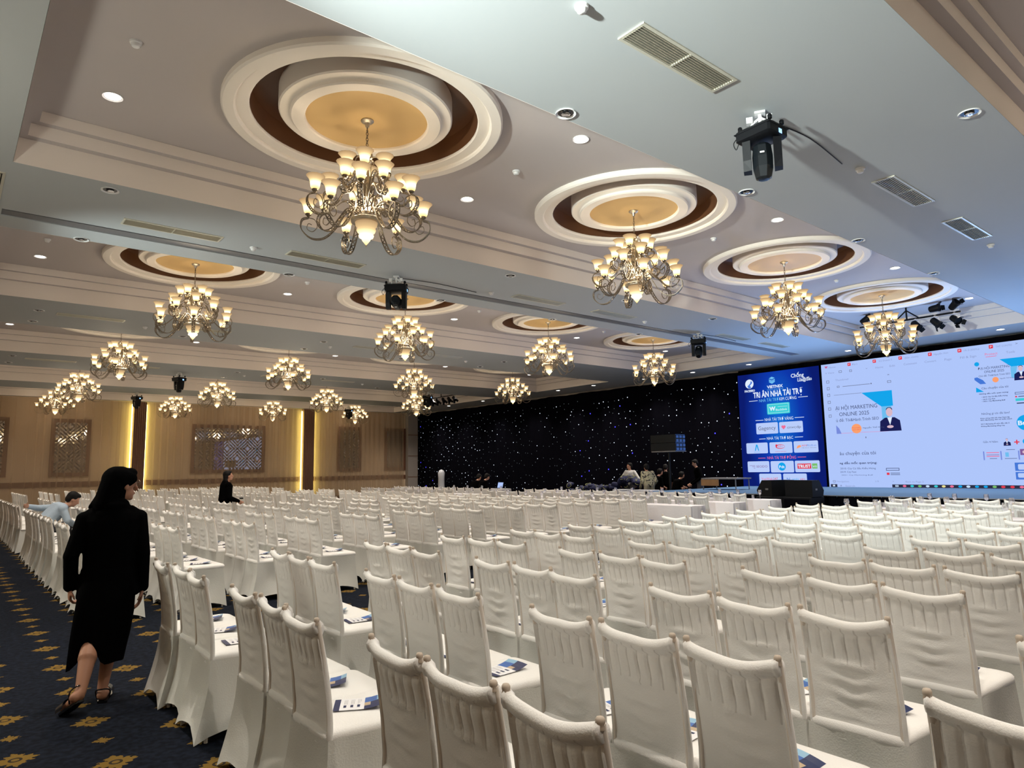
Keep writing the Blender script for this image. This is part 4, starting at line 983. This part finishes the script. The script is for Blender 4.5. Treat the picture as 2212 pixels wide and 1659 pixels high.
# ================================================================== TABLES AND GLASSES
def table_mesh(L, D=.45, H=.75):
    b = MB(); b.bbox((-D/2, -L/2, H-.02), (D/2, L/2, H), .006); R = []
    for j, z in enumerate((H-.012, .55, .3, .04)):
        ring = []; q = j/3
        for sd, (ax, ay, bx, by) in enumerate(((D/2, -L/2, D/2, L/2), (D/2, L/2, -D/2, L/2), (-D/2, L/2, -D/2, -L/2), (-D/2, -L/2, D/2, -L/2))):
            n = 24 if sd % 2 == 0 else 8; nx, ny = [(1, 0), (0, 1), (-1, 0), (0, -1)][sd]
            for k in range(n):
                u = k/n; w_ = q*.02*(1+math.sin(u*(34 if sd % 2 == 0 else 12)+sd)); c = q*.03
                ring.append((ax+(bx-ax)*u+nx*w_+math.copysign(c, ax+(bx-ax)*u), ay+(by-ay)*u+ny*w_, z))
        R.append(ring)
    b.loft(R, 0, False)
    # folded corners of the overlay
    for sx in (-1, 1):
        for k in range(3): b.add([(sx*(D/2-.02-.05*k), -L/2-.012, H), (sx*(D/2-.06-.05*k), -L/2-.03, H), (sx*(D/2-.05-.05*k), -L/2-.035, .25), (sx*(D/2-.01-.05*k), -L/2-.02, .22)], [(0, 1, 2, 3)])
    return b.mesh('cloth_covered_table', 'cloth_table', 40)
tm = table_mesh(1.78)
def goblet():
    b = MB(); b.lathe([(.0001, 0), (.034, .001), (.034, .003), (.006, .008), (.004, .03), (.004, .085), (.010, .095), (.028, .11), (.038, .135), (.040, .16), (.034, .195), (.032, .200), (.031, .198), (.036, .16), (.034, .135), (.024, .112), (.0001, .10)], 14)
    return b.mesh('wine_glass', 'glass', 60)
gm = goblet()
b = MB(); b.lathe([(.0001, 0), (.028, 0), (.032, .09), (.030, .09), (.026, .004), (.0001, .004)], 12); tumb = b.mesh('tumbler', 'glass', 60)
TB = {0: ((10.82, 12.17, 13.40), 5.3, -1, 2), 1: ((11.03, 12.42, 13.78), 7.9, 1, 4), 2: ((11.03, 12.42, 13.78), 16.8, 1, 3)}
WHO = ['right of the aisle', 'left of the aisle', 'farther left block']
for blk, (xs, y0, sg, n) in TB.items():
    for r, x in enumerate(xs):
        for k in range(n):
            yc = y0+sg*(.9+1.8*k)
            tag(inst('banquet_table', tm, None, (x, yc, 0), (0, 0, 0 if sg > 0 else PI)), 'white cloth-covered table, %s row, %s from aisle, %s' % (ORD[r], ORD[k], WHO[blk]), 'table', 'cloth-covered tables before the stage')
gls = {0: ((5.06, 4.62, 4.2, 3.42, 2.96), (4.93, 4.47, 4.12, 3.27, 2.8), (4.79, 4.4, 3.93, 3.2)),
       1: ((8.2, 8.64, 9.15, 9.55, 10.72, 10.96, 11.33, 11.63, 12.33, 12.93, 13.7), (8.11, 8.64, 9.22, 10.2, 10.8, 11.6, 12.5, 13.3, 13.8), (8.28, 8.81, 9.29, 10.12, 10.9, 11.9, 12.5, 13.1, 13.9, 14.6)),
       2: ((17.2, 17.8, 18.5, 19.3, 20.2, 21.), (17.1, 18.0, 18.8, 19.7, 20.6, 21.5), (17.4, 18.3, 19.2, 20.))}
for blk, rows in gls.items():
    for r, ys in enumerate(rows):
        for k, y in enumerate(ys):
            x = TB[blk][0][r]+rs.uniform(-.03, .1)
            tag(inst('wine_glass', gm, None, (x, y, .7505)), 'stemmed glass, %s table row, %s from aisle, %s' % (ORD[r], ORD[k], WHO[blk]), 'glass', 'stemmed glasses on the tables')
            if k % 2 == 0:
                tag(inst('tumbler', tumb, None, (x-.08, y+.12, .7505)), 'clear tumbler, %s table row, %s from aisle, %s' % (ORD[r], ORD[k//2], WHO[blk]), 'glass', 'tumblers on the tables')
# floor speakers in front of the stage
def wedge(x, y, rz, label):
    r = thing('wedge_monitor', label, 'speaker', (x, y, .74), rz, 'speakers in front of the stage')
    P = [(-.24, 0), (.24, 0), (.30, .14), (.10, .38), (-.24, .38)]
    b = MB(); b.loft([[(px, -.33, pz) for px, pz in P], [(px, .33, pz) for px, pz in P]]); b.build('cabinet', 'black_plastic', r)
    b = MB(); b.quad((.305, -.30, .15), (.305, .30, .15), (.112, .30, .375), (.112, -.30, .375)); b.build('grille', 'black_cloth', r)
    b = MB(); b.box((-.10, -.337, .15), (-.02, -.331, .19)); b.build('side_handle', 'grey_metal', r)
    b = MB(); b.box((-.12, .331, .15), (-.02, .337, .19)); b.build('side_handle', 'grey_metal', r)
wedge(15.55, 8.20, 0., 'black wedge monitor on the stage front, facing the screens, right one')
wedge(15.60, 8.92, math.radians(70), 'black wedge monitor lying angled, left one of the pair before the stage')
for k, y in enumerate((8.22, 8.9)):
    r = thing('subwoofer', 'large black subwoofer box on the floor under the %s wedge monitor' % ('right' if k == 0 else 'left'), 'speaker', (15.55, y, 0), group='speakers in front of the stage')
    b = MB(); b.bbox((-.33, -.335, .0), (.33, .335, .738), .012); b.build('cabinet', 'black_plastic', r)
    b = MB(); b.box((-.338, -.30, .05), (-.331, .30, .69)); b.build('grille', 'black_cloth', r)
# line array speaker on a pole left of the stage
r = thing('pole_speaker', 'two-box black line speaker on a tall pole in front of the star cloth', 'speaker', (18.4, 14.23, 0), 0)
for k in range(2):
    z = 1.98+.27*k
    b = MB(); P = [(-.30, -.50), (.20, -.50), (.30, -.42), (.30, .42), (.20, .50), (-.30, .50)]
    b.loft([[(px, py, z) for px, py in P], [(px, py, z+.255) for px, py in P]]); b.build('speaker_box', 'black_panel', r)
    b = MB()
    for q in range(3):
        for s in range(2): b.box((-.25+.17*q, -.506, z+.02+.12*s), (-.13+.17*q, -.501, z+.10+.12*s))
    b.box((-.29, -.51, z+.0), (.19, -.503, z+.012)); b.box((-.29, -.51, z+.243), (.19, -.503, z+.255)); b.build('rigging_plate', 'ink_blue', r)
b = MB(); b.tube([(0, 0, .03), (0, 0, 1.98)], .035, 10); b.build('pole', 'black_panel', r, smooth=50)
b = MB(); b.bbox((-.4, -.35, 0), (.4, .35, .03), .01); b.build('base_plate', 'black_plastic', r)
b = MB(); b.box((-.3, -.48, 1.95), (.28, .48, 1.98)); b.build('frame', 'grey_metal', r)
# desk and crates by the star cloth
r = thing('low_bench', 'low wooden bench on the stage by the star cloth, left of the blue screen', 'bench', (19.0, 12.55, .742), 0)
b = MB(); b.box((-.4, -.65, .32), (.4, .62, .36)); b.build('bench_top', 'grey_metal', r)
b = MB(); b.box((-.42, -.02, .12), (-.40, .62, .315)); b.build('front_panel', 'wood', r)
for sx, sy in ((-.36, -.58), (.36, -.58), (-.36, .58), (.36, .58)): MB().tube([(sx, sy, 0), (sx, sy, .32)], .02, 6).build('leg', 'grey_metal', r)
for k, (x, y, l) in enumerate(((17.2, 14.3, .8), (17.3, 15.35, .4))):
    r = thing('equipment_case', '%s pale equipment case on the floor by the stage corner' % ('long' if k == 0 else 'short'), 'case', (x, y, 0), group='equipment cases')
    b = MB(); b.bbox((-.25, -l/2, 0), (.25, l/2, .76), .015); b.build('case_body', 'case_grey', r)
    b = MB(); b.box((-.26, -l/2-.006, .55), (.26, l/2+.006, .57)); b.build('lid_seam', 'black_plastic', r)
    b = MB(); b.box((-.27, -.07, .3), (-.25, .07, .34)); b.build('handle', 'chrome', r)
# heap of drawstring bags
rb = random.Random(5); PLACE = ['right end', 'right peak', 'middle', 'left peak', 'left end']
for k in range(56):
    y = 15.5+3.5*((k*.618) % 1); h = .26+.46*math.exp(-((y-18.0)/.65)**2)+.38*math.exp(-((y-16.1)/.5)**2)
    lay = (k*.381) % 1; z = .55+h*lay; x = 18.5+(-.34+.3*lay)*(1 if k % 3 else -.6); s = rb.uniform(.52, .78)
    where = PLACE[min(4, int((y-15.5)/.7))]
    r = thing('drawstring_bag', 'navy drawstring bag with yellow cord in the heap, %s, %s' % (where, 'top' if lay > .66 else 'middle layer' if lay > .33 else 'bottom layer'), 'bag', (x, y, z), rb.uniform(0, 6), 'navy drawstring bags in a heap, '+where)
    r.rotation_euler.x = rb.uniform(-.7, .7); r.rotation_euler.y = rb.uniform(-.6, .6)
    b = MB(); R = []
    for j in range(6):
        t = j/5; q = (.05+.16*math.sin(t*PI)**.6)*s
        R.append([(q*1.2*math.cos(a)*(1+.22*math.sin(3*a+k)), q*math.sin(a)*(1+.18*math.cos(2*a+k)), (-.12+.26*t+.03*math.sin(a*2+k))*s) for a in [2*PI*i/12 for i in range(12)]])
    b.loft(R); b.build('bag_body', 'bag_navy', r, smooth=45)
    b = MB(); b.tube(spline([tuple(v*s for v in p) for p in ((.05, 0, .15), (.19, .05, .12), (.24, .12, 0), (.14, .22, -.03), (-.05, .20, .07), (-.02, .05, .15))], 4), .009, 5); b.build('cord', 'strap_yellow', r)
r = thing('packing_bench', 'low dark bench under the heap of bags', 'table', (18.5, 17.1, 0)); b = MB(); b.box((-.45, -1.75, .42), (.45, 1.75, .46)); b.build('bench_top', 'black_plastic', r)
for sx, sy in ((-.4, -1.7), (.4, -1.7), (-.4, 1.7), (.4, 1.7)): MB().box((sx-.03, sy-.03, 0), (sx+.03, sy+.03, .42)).build('leg', 'black_plastic', r)
# laptop on a small table for the two seated in black
r = thing('laptop', 'open laptop with a bright white screen on the far control desk', 'laptop', (16.2, 20.55, .751), 0)
b = MB(); b.box((-.13, -.17, 0), (.11, .17, .015)); b.build('keyboard_deck', 'grey_metal', r)
b = MB(); b.loft([[(.11, -.17, .015), (.118, -.17, .015), (.118, .17, .015), (.11, .17, .015)], [(.17, -.17, .24), (.178, -.17, .24), (.178, .17, .24), (.17, .17, .24)]]); b.build('lid', 'black_plastic', r)
b = MB(); b.quad((.112, .155, .03), (.112, -.155, .03), (.163, -.155, .225), (.163, .155, .225)); b.build('display', 'scr_page', r)
tag(inst('control_desk', tm, None, (16.2, 20.9, 0)), 'cloth-covered control desk with the laptop, far left of the speaker pole', 'table')
# standing black signboard figure cover by the wall of lights
r = thing('draped_stand', 'slim grey draped stand at the foot of the star cloth', 'stand', (21.3, 32.0, 0)); b = MB(); b.lathe([(.24, 0), (.18, .5), (.17, 1.0), (.19, 1.3), (.12, 1.45), (.0001, 1.5)], 12); b.build('drape', 'case_grey', r, smooth=60)
b = MB(); b.lathe([(.0001, 0), (.26, 0), (.26, .02), (.0001, .02)], 12); b.build('foot', 'grey_metal', r)

# ================================================================== PEOPLE
def capsule(b, p, q, r0, r1, seg=12):
    p, q = Vector(p), Vector(q); d = q-p; L = d.length
    if L < 1e-6: d = Vector((0, 0, 1)); L = 1e-6
    t = d/L; u = t.cross(Vector((0, 0, 1))); u = u if u.length > .1 else t.cross(Vector((1, 0, 0))); u.normalize(); v = t.cross(u); R = []
    for a in (-80, -50, -20): a = math.radians(a); R.append((p+t*r0*math.sin(a), r0*math.cos(a)))
    for a in (20, 50, 80): a = math.radians(a); R.append((q+t*r1*math.sin(a), r1*math.cos(a)))
    b.loft([[tuple(c+(u*math.cos(2*PI*k/seg)+v*math.sin(2*PI*k/seg))*r) for k in range(seg)] for c, r in R])
def ellip(b, c, r, rot=None, seg=16):
    M3 = rot if rot is not None else Matrix.Identity(3); c = Vector(c); R = []
    for j in range(1, 10):
        a = -PI/2+PI*j/10; R.append([tuple(c+M3 @ Vector((r[0]*math.cos(a)*math.cos(2*PI*k/seg), r[1]*math.cos(a)*math.sin(2*PI*k/seg), r[2]*math.sin(a)))) for k in range(seg)])
    b.loft(R)
def fuse(b, name, m, parent, voxel=.012, smooth=4):
    """melt overlapping closed pieces into one continuous surface"""
    me = b.mesh(name, m); o = bpy.data.objects.new(name, me); COL.objects.link(o)
    md = o.modifiers.new('r', 'REMESH'); md.mode = 'VOXEL'; md.voxel_size = voxel; md.use_smooth_shade = True
    ms = o.modifiers.new('s', 'SMOOTH'); ms.factor = .5; ms.iterations = smooth
    bpy.context.view_layer.update()
    me2 = bpy.data.meshes.new_from_object(o.evaluated_get(bpy.context.evaluated_depsgraph_get())); me2.name = name
    o.modifiers.clear(); o.data = me2; bpy.data.meshes.remove(me)
    me2.materials.clear(); me2.materials.append(MT[m]); me2.polygons.foreach_set('use_smooth', [True]*len(me2.polygons))
    o.parent = parent; return o
def rotz(a): return Matrix.Rotation(a, 3, 'Z')
def head(b, c, yaw, pitch=0., s=1.):
    """face looks along local +y turned by yaw"""
    Rm = rotz(yaw) @ Matrix.Rotation(pitch, 3, 'X'); c = Vector(c); P = lambda x, y, z: c+Rm @ Vector((x*s, y*s, z*s))
    ellip(b, P(0, -.005, .025), (.074*s, .093*s, .095*s), Rm); ellip(b, P(0, .02, -.05), (.054*s, .066*s, .062*s), Rm)
    ellip(b, P(0, .065, -.085), (.026*s, .022*s, .022*s), Rm, 10)
    capsule(b, P(0, .088, .02), P(0, .108, -.022), .009*s, .014*s, 8)
    ellip(b, P(0, .088, -.055), (.022*s, .010*s, .010*s), Rm, 8)
    for sx in (-1, 1):
        ellip(b, P(sx*.074, .0, -.008), (.010*s, .017*s, .028*s), Rm, 8); ellip(b, P(sx*.032, .075, .012), (.018*s, .014*s, .012*s), Rm, 8)
def hand(b, w, d, n, s=1., curl=.5, thumb=1):
    """palm and five fingers; w wrist, d direction, n palm normal"""
    w, d, n = Vector(w), Vector(d).normalized(), Vector(n).normalized(); n = (n-d*n.dot(d)).normalized(); x = d.cross(n)*thumb
    for k in range(4): capsule(b, w+x*(-.024+.016*k)*s+d*.01*s, w+x*(-.028+.0185*k)*s+d*.075*s, .014*s, .011*s, 8)
    for k, L in enumerate((.060, .075, .080, .070)):
        p = w+x*(-.028+.0185*k)*s+d*.08*s; a = curl
        for seg_, f in enumerate((.45, .30, .25)):
            dd = (d*math.cos(a)+n*math.sin(a)); q = p+dd*L*f*s; capsule(b, p, q, (.0095-.001*seg_)*s, (.0088-.001*seg_)*s, 8); p = q; a += curl
    p = w+x*.03*s+d*.02*s; q = p+(d*.6+x*.7+n*.3).normalized()*.035*s; capsule(b, p, q, .013*s, .011*s, 8); capsule(b, q, q+(d*.9+x*.2+n*.4).normalized()*.03*s, .011*s, .009*s, 8)
def person(label, loc, rz, J, top, bottom, skin='skin', vox=.018, long_sleeve=True, hair_len=0, headyaw=0., headpitch=0., skirt=None, shoes='black_plastic', hairm='hair', extra=None, group=None, fullhand=True):
    """J: joints in local metres (x right, y forward, z up)"""
    r = thing('person', label, 'person', loc, rz, group)
    g = lambda k: Vector(J[k]); b = MB()
    hd = g('head'); nk = g('neck'); pv = g('pelvis'); ch = (nk*.7+pv*.3)
    head(b, hd, headyaw, headpitch); capsule(b, nk-Vector((0, 0, .03)), hd-Vector((0, 0, .07)), .052, .048)
    capsule(b, pv, ch, .115, .125); sx = (g('sr')-g('sl')).normalized()
    for s in (-.06, .06): capsule(b, pv+sx*s, ch+sx*s, .10, .10)
    capsule(b, g('sl'), g('sr'), .06, .06)
    for s in 'lr':
        capsule(b, g('s'+s), g('e'+s), .046, .038); capsule(b, g('e'+s), g('w'+s), .038, .026)
        d = g('w'+s)-g('e'+s); nrm = Vector(J.get('n'+s, (1 if s == 'l' else -1, 0, 0)))
        hand(b, g('w'+s), d, nrm, 1., J.get('curl', .45), 1 if s == 'l' else -1)
        capsule(b, g('h'+s), g('k'+s), .085, .056); capsule(b, g('k'+s), g('a'+s), .052, .034)
        capsule(b, g('a'+s), g('t'+s), .036, .026)
    fuse(b, 'body', skin, r, vox, 2)
    # hair
    b = MB(); Rm = rotz(headyaw) @ Matrix.Rotation(headpitch, 3, 'X'); P = lambda x, y, z: hd+Rm @ Vector((x, y, z))
    ellip(b, P(0, -.022, .042), (.088, .094, .092), Rm); ellip(b, P(0, -.05, -.005), (.080, .062, .075), Rm); ellip(b, P(0, .035, .088), (.066, .050, .035), Rm)
    if hair_len:
        for k in range(6): t = k/5; ellip(b, P(0, -.065-.02*t, -.02-hair_len*t), (.085+.03*t, .05, .07), Rm)
    fuse(b, 'hair', hairm, r, .012, 3)
    # top
    b = MB(); capsule(b, pv+Vector((0, 0, .02)), ch, .135, .145)
    for s in (-.07, .07): capsule(b, pv+sx*s+Vector((0, 0, .02)), ch+sx*s+Vector((0, 0, .02)), .118, .12)
    capsule(b, g('sl')-Vector((0, 0, .01)), g('sr')-Vector((0, 0, .01)), .073, .073); capsule(b, ch, nk-Vector((0, 0, .05)), .12, .07)
    for s in 'lr':
        capsule(b, g('s'+s), g('e'+s), .066, .056)
        if long_sleeve: capsule(b, g('e'+s), g('e'+s)*.12+g('w'+s)*.88, .056, .044)
    fuse(b, 'jacket' if long_sleeve else 'shirt', top, r, vox, 3)
    b = MB()
    if skirt is None:
        capsule(b, pv-sx*.07, pv+sx*.07, .125, .125)
        for s in 'lr': capsule(b, g('h'+s), g('k'+s), .102, .075); capsule(b, g('k'+s), g('k'+s)*.1+g('a'+s)*.9, .075, .058)
        fuse(b, 'trousers', bottom, r, vox, 3)
    b = MB()
    for s in 'lr': capsule(b, g('a'+s)-Vector((0, 0, .035)), g('t'+s), .045, .036)
    fuse(b, 'shoes', shoes, r, vox, 2)
    return r
def stand(lean=0., al=(-.24, .02, .82), ar=(.24, .02, .82), el=(-.25, -.02, 1.06), er=(.25, -.02, 1.06), H=1.66, step=.06):
    k = H/1.66; v = lambda x, y, z: (x*k, y*k, z*k); z2y = lambda z: lean*max(0, z-.9)
    return dict(head=v(0, .03+z2y(1.56), 1.545-.3*lean*.5), neck=v(0, z2y(1.4), 1.40-.1*lean), pelvis=v(0, 0, .94), sl=v(-.17, z2y(1.35), 1.34), sr=v(.17, z2y(1.35), 1.34),
                el=v(*el), er=v(*er), wl=v(*al), wr=v(*ar), hl=v(-.09, 0, .88), hr=v(.09, 0, .88), kl=v(-.1, step+.02, .48), kr=v(.1, -step+.03, .48),
                al=v(-.1, step, .08), ar=v(.1, -step-.02, .08), tl=v(-.11, step+.13, .035), tr=v(.11, -step+.11, .035))
def sit(seat=.47, lean=.15, wl=(-.15, .35, .75), wr=(.15, .35, .75), el=(-.24, .12, .82), er=(.24, .12, .82)):
    s = seat+.1
    return dict(head=(0, .08+lean*.9, s+.70-lean*.3), neck=(0, lean*.7, s+.55-lean*.2), pelvis=(0, 0, s), sl=(-.18, lean*.6, s+.47-lean*.15), sr=(.18, lean*.6, s+.47-lean*.15),
                el=el, er=er, wl=wl, wr=wr, hl=(-.09, .02, s-.01), hr=(.09, .02, s-.01), kl=(-.1, .42, s-.03), kr=(.1, .42, s-.03), al=(-.1, .40, .08), ar=(.1, .40, .08), tl=(-.1, .53, .035), tr=(.1, .53, .035))

# --- woman in black walking away along the left aisle
wm = thing('person', 'person in a long black coat and skirt walking away along the patterned aisle', 'person', (.93, 5.50, 0), math.radians(-6))
fy = math.radians(-68)      # face turned to her right
b = MB(); hc = Vector((.055, .02, 1.425)); head(b, hc, fy, -.05, .98)
capsule(b, (0, 0, 1.24), (.03, .005, 1.37), .058, .05)
capsule(b, (0, 0, .88), (0, 0, 1.12), .085, .09); capsule(b, (-.05, 0, .86), (-.05, 0, 1.10), .08, .08); capsule(b, (.05, 0, .86), (.05, 0, 1.10), .08, .08); capsule(b, (-.12, 0, 1.215), (.13, 0, 1.215), .055, .055)
SL, SR = (-.155, 0, 1.195), (.17, 0, 1.195); EL, ER = (-.222, -.03, .965), (.205, -.01, .95); WLh, WRh = (-.215, .05, .745), (.215, .03, .70)
for a, c, d in ((SL, EL, WLh), (SR, ER, WRh)): capsule(b, a, c, .044, .036); capsule(b, c, d, .036, .024)
hand(b, WLh, (.02, .05, -1), (1, .1, 0), .93, .75, 1); hand(b, WRh, (-.12, .05, -1), (-1, 0, 0), .93, .28, -1)
capsule(b, (-.08, 0, .80), (-.07, -.02, .44), .088, .056); capsule(b, (-.07, -.02, .44), (-.10, -.17, .33), .055, .060); capsule(b, (-.10, -.17, .33), (-.135, -.30, .15), .058, .034)
capsule(b, (-.135, -.30, .15), (-.165, -.34, .135), .034, .032); capsule(b, (-.14, -.31, .13), (-.21, -.20, .04), .032, .026)
capsule(b, (.08, 0, .80), (.06, .05, .44), .088, .056); capsule(b, (.06, .05, .44), (.03, .02, .30), .055, .056); capsule(b, (.03, .02, .30), (.0, -.04, .085), .052, .033)
capsule(b, (.0, -.06, .05), (.035, .13, .035), .036, .030)
fuse(b, 'body', 'skin_dark', wm, .0075, 2)
b = MB(); Rm = rotz(fy); P = lambda x, y, z: hc+Rm @ Vector((x, y, z))        # hair: smooth cap, swept to a low tail
ellip(b, P(0, -.028, .042), (.094, .106, .094), Rm); ellip(b, P(0, -.06, .0), (.086, .075, .085), Rm); ellip(b, P(.0, .045, .085), (.070, .052, .038), Rm)
for sx in (-1, 1): ellip(b, P(sx*.066, .022, .045), (.024, .052, .045), Rm)
capsule(b, hc+Vector((-.06, -.03, .0)), hc+Vector((-.10, -.04, -.12)), .085, .075)
capsule(b, hc+Vector((-.10, -.03, -.05)), hc+Vector((-.185, -.02, -.145)), .05, .014)
capsule(b, hc+Vector((-.03, -.02, -.05)), (.01, .01, 1.27), .065, .065)
fuse(b, 'hair', 'coat_black', wm, .008, 5)
b = MB()      # coat
def ering(z, rx, ry, cx=0., cy=0., n=20): return [(cx+rx*math.cos(2*PI*k/n), cy+ry*math.sin(2*PI*k/n), z) for k in range(n)]
b.loft([ering(z, rx, ry, cx) for z, rx, ry, cx in ((1.315, .065, .06, .015), (1.27, .11, .09, .012), (1.235, .165, .10, .01), (1.19, .19, .11, .008), (1.10, .178, .118, .005), (.98, .158, .112, 0), (.88, .155, .112, 0), (.78, .172, .125, 0), (.69, .19, .14, .005), (.672, .187, .138, .005))])
capsule(b, (-.09, 0, 1.215), (.105, 0, 1.215), .075, .075)
for a, c, d in ((SL, EL, WLh), (SR, ER, WRh)):
    a, c, d = Vector(a), Vector(c), Vector(d); capsule(b, a, c, .060, .050); capsule(b, c, c*.08+d*.92, .050, .044)
ellip(b, (0.01, -.02, 1.29), (.10, .085, .06)); fuse(b, 'coat', 'coat_black', wm, .0085, 4)
b = MB(); R = []; n = 36      # skirt with a slit at the back left
for z, rx, ry, cx in ((.80, .155, .115, 0), (.70, .17, .13, 0), (.58, .172, .14, -.005), (.45, .166, .15, -.015), (.34, .155, .155, -.025), (.265, .147, .155, -.03)):
    ring = []
    for k in range(n):
        a = 2*PI*k/n; x, y = cx+rx*math.cos(a), ry*math.sin(a)-.02; low = max(0, .8-z)/.55
        sl = math.exp(-((a-math.radians(245))/.33)**2)*low
        lf = math.exp(-((a-math.radians(200))/.35)**2)*low
        ring.append((x-.05*lf, y-.05*lf+.02*math.sin(5*a)*low, z+.17*sl*max(0, low-.35)*1.5-.02*lf))
    R.append(ring)
b.loft(R, 0, False); sk = b.build('skirt', 'coat_black', wm, smooth=70)
for nm, pts in (('sandal', [(-.14, -.325, .115), (-.215, -.19, .02)]), ('sandal', [(.0, -.075, .02), (.037, .14, .018)])):
    b = MB(); p, q = Vector(pts[0]), Vector(pts[1]); d = (q-p).normalized(); s = d.cross(Vector((0, 0, 1))).normalized(); up = s.cross(d); R = []
    for t, w_ in ((-.02, .018), (0, .028), (.3, .030), (.7, .042), (1., .034), (1.12, .015)):
        c = p+(q-p)*t; R.append([tuple(c+s*w_-up*.02), tuple(c+s*w_-up*.004), tuple(c-s*w_-up*.004), tuple(c-s*w_-up*.02)])
    b.loft(R)
    b.tube(spline([tuple(p+(q-p)*.25+s*.036+up*.0), tuple(p+(q-p)*.02+s*.04+up*.06), tuple(p-d*.03+up*.075), tuple(p+(q-p)*.02-s*.04+up*.06), tuple(p+(q-p)*.25-s*.036)], 4), .005, 6)
    c = p+(q-p)*.78; R = [[tuple(c+s*.046*math.cos(a)+up*(.002+.05*math.sin(a))+d*o_) for a in [PI*i/8 for i in range(9)]] for o_ in (-.035, 0, .05)]
    b.loft(R, 0, False, False); b.build('sandal', 'black_gloss', wm, smooth=50)
b = MB()
for sx in (-1, 1):
    c = hc+rotz(fy) @ Vector((sx*.034, .098, .012)); X, Z = rotz(fy) @ Vector((1, 0, 0)), Vector((0, 0, 1))
    b.tube([tuple(c+X*.022*math.cos(t)+Z*.022*math.sin(t)) for t in [2*PI*i/16 for i in range(17)]], .0018, 5, cap=False)
    b.tube([tuple(hc+rotz(fy) @ Vector((sx*.056, .095, .02))), tuple(hc+rotz(fy) @ Vector((sx*.083, .0, .018)))], .0015, 5)
b.build('glasses', 'brass', wm)

# --- woman in black further off, looking towards the stage
J = stand(H=1.53, al=(-.16, .26, .93), ar=(.16, .28, .92), el=(-.22, .02, 1.03), er=(.22, .02, 1.03))
r = person('person with long black hair in black, holding something in front, beyond the chairs', (5.04, 16.35, 0), math.radians(-95), J, 'coat_black', 'coat_black', vox=.014, hair_len=.30, headpitch=.12)
b = MB(); b.loft([[(rx*math.cos(2*PI*k/16), -.03+oy+ry*math.sin(2*PI*k/16), z) for k in range(16)] for z, rx, ry, oy in ((1.33, .07, .06, .0), (1.22, .17, .10, -.01), (1.05, .19, .11, -.01), (.85, .19, .12, -.02), (.80, .18, .11, -.02))]); fuse(b, 'veil', 'coat_black', r, .014, 4)
b = MB(); b.box((-.05, .30, .90), (.06, .36, .93)); tag(b.build('handbag', 'black_plastic', loc=(5.04, 16.35, 0), rz=math.radians(-95)), 'small black purse held by the person in black with long hair', 'bag')
# --- man sitting sideways among the left rows
J = sit(.42, .3, wl=(-.16, -.16, .84), wr=(.15, .46, .50), el=(-.30, .02, .80), er=(.24, .3, .60)); J.update(neck=(0, .30, .86), head=(0, .42, .93), sl=(-.17, .22, .80), sr=(.17, .24, .80))
person('person with short black hair in a pale blue shirt sitting bent forward', (1.47, 15.25, 0), math.radians(-82), J, 'shirt_blue', 'trousers_grey', vox=.013, headyaw=-.2, headpitch=-.55).scale = (1.13, 1.13, 1.13)
# --- crew by the star cloth
SC1 = 'crew beside the star cloth'
def towards(x, y): return math.atan2(-x, y)
J = stand(al=(-.34, .1, .90), ar=(.34, .1, .90), el=(-.36, .02, 1.10), er=(.36, .02, 1.10), H=1.62)
person('person in a white T-shirt with a dark bag strap behind the heap of bags', (18.95, 16.4, 0), math.radians(100), J, 'shirt_white', 'trousers_grey', long_sleeve=False, headyaw=-.6, group=SC1)
J = stand(lean=.28, al=(-.2, .35, .8), ar=(.2, .3, .8), H=1.60)
person('person in a dark cap and patterned khaki jacket leaning forward', (17.6, 14.45, 0), math.radians(-30), J, 'jacket_pattern', 'khaki', headpitch=-.2, group=SC1)
J = sit(.55, .2); person('person in black sitting low beside the patterned jacket', (19.0, 15.35, 0), math.radians(-100), J, 'coat_black', 'coat_black', long_sleeve=False, group=SC1)
J = stand(lean=.1, al=(-.12, .38, 1.30), ar=(.2, .2, .85), el=(-.3, .2, 1.22), H=1.55); person('person in black with one arm raised left of the speaker pole', (19.6, 15.35, 0), math.radians(-60), J, 'coat_black', 'coat_black', long_sleeve=False, headpitch=-.4, group=SC1)
J = sit(.45, .25); person('person with glasses in black sitting right of the speaker pole', (19.5, 14.9, 0), math.radians(-110), J, 'coat_black', 'trousers_grey', long_sleeve=False, headyaw=.2, group=SC1)
J = stand(lean=.15, al=(-.15, .3, .82), ar=(.12, .3, .85), H=1.72); person('person in a black shirt and grey trousers standing bent over beside the wooden table', (19.9, 14.15, 0), math.radians(45), J, 'coat_black', 'trousers_grey', headpitch=-.35, group=SC1)
J = sit(.47, .3); person('person in black at the laptop desk, left one of two', (15.75, 21.5, 0), math.radians(-80), J, 'coat_black', 'coat_black', headpitch=-.4, group='two at the laptop desk')
J = sit(.47, .25); person('person in black at the laptop desk, right one nearest the laptop', (15.7, 20.95, 0), math.radians(-95), J, 'coat_black', 'coat_black', headpitch=-.3, group='two at the laptop desk')
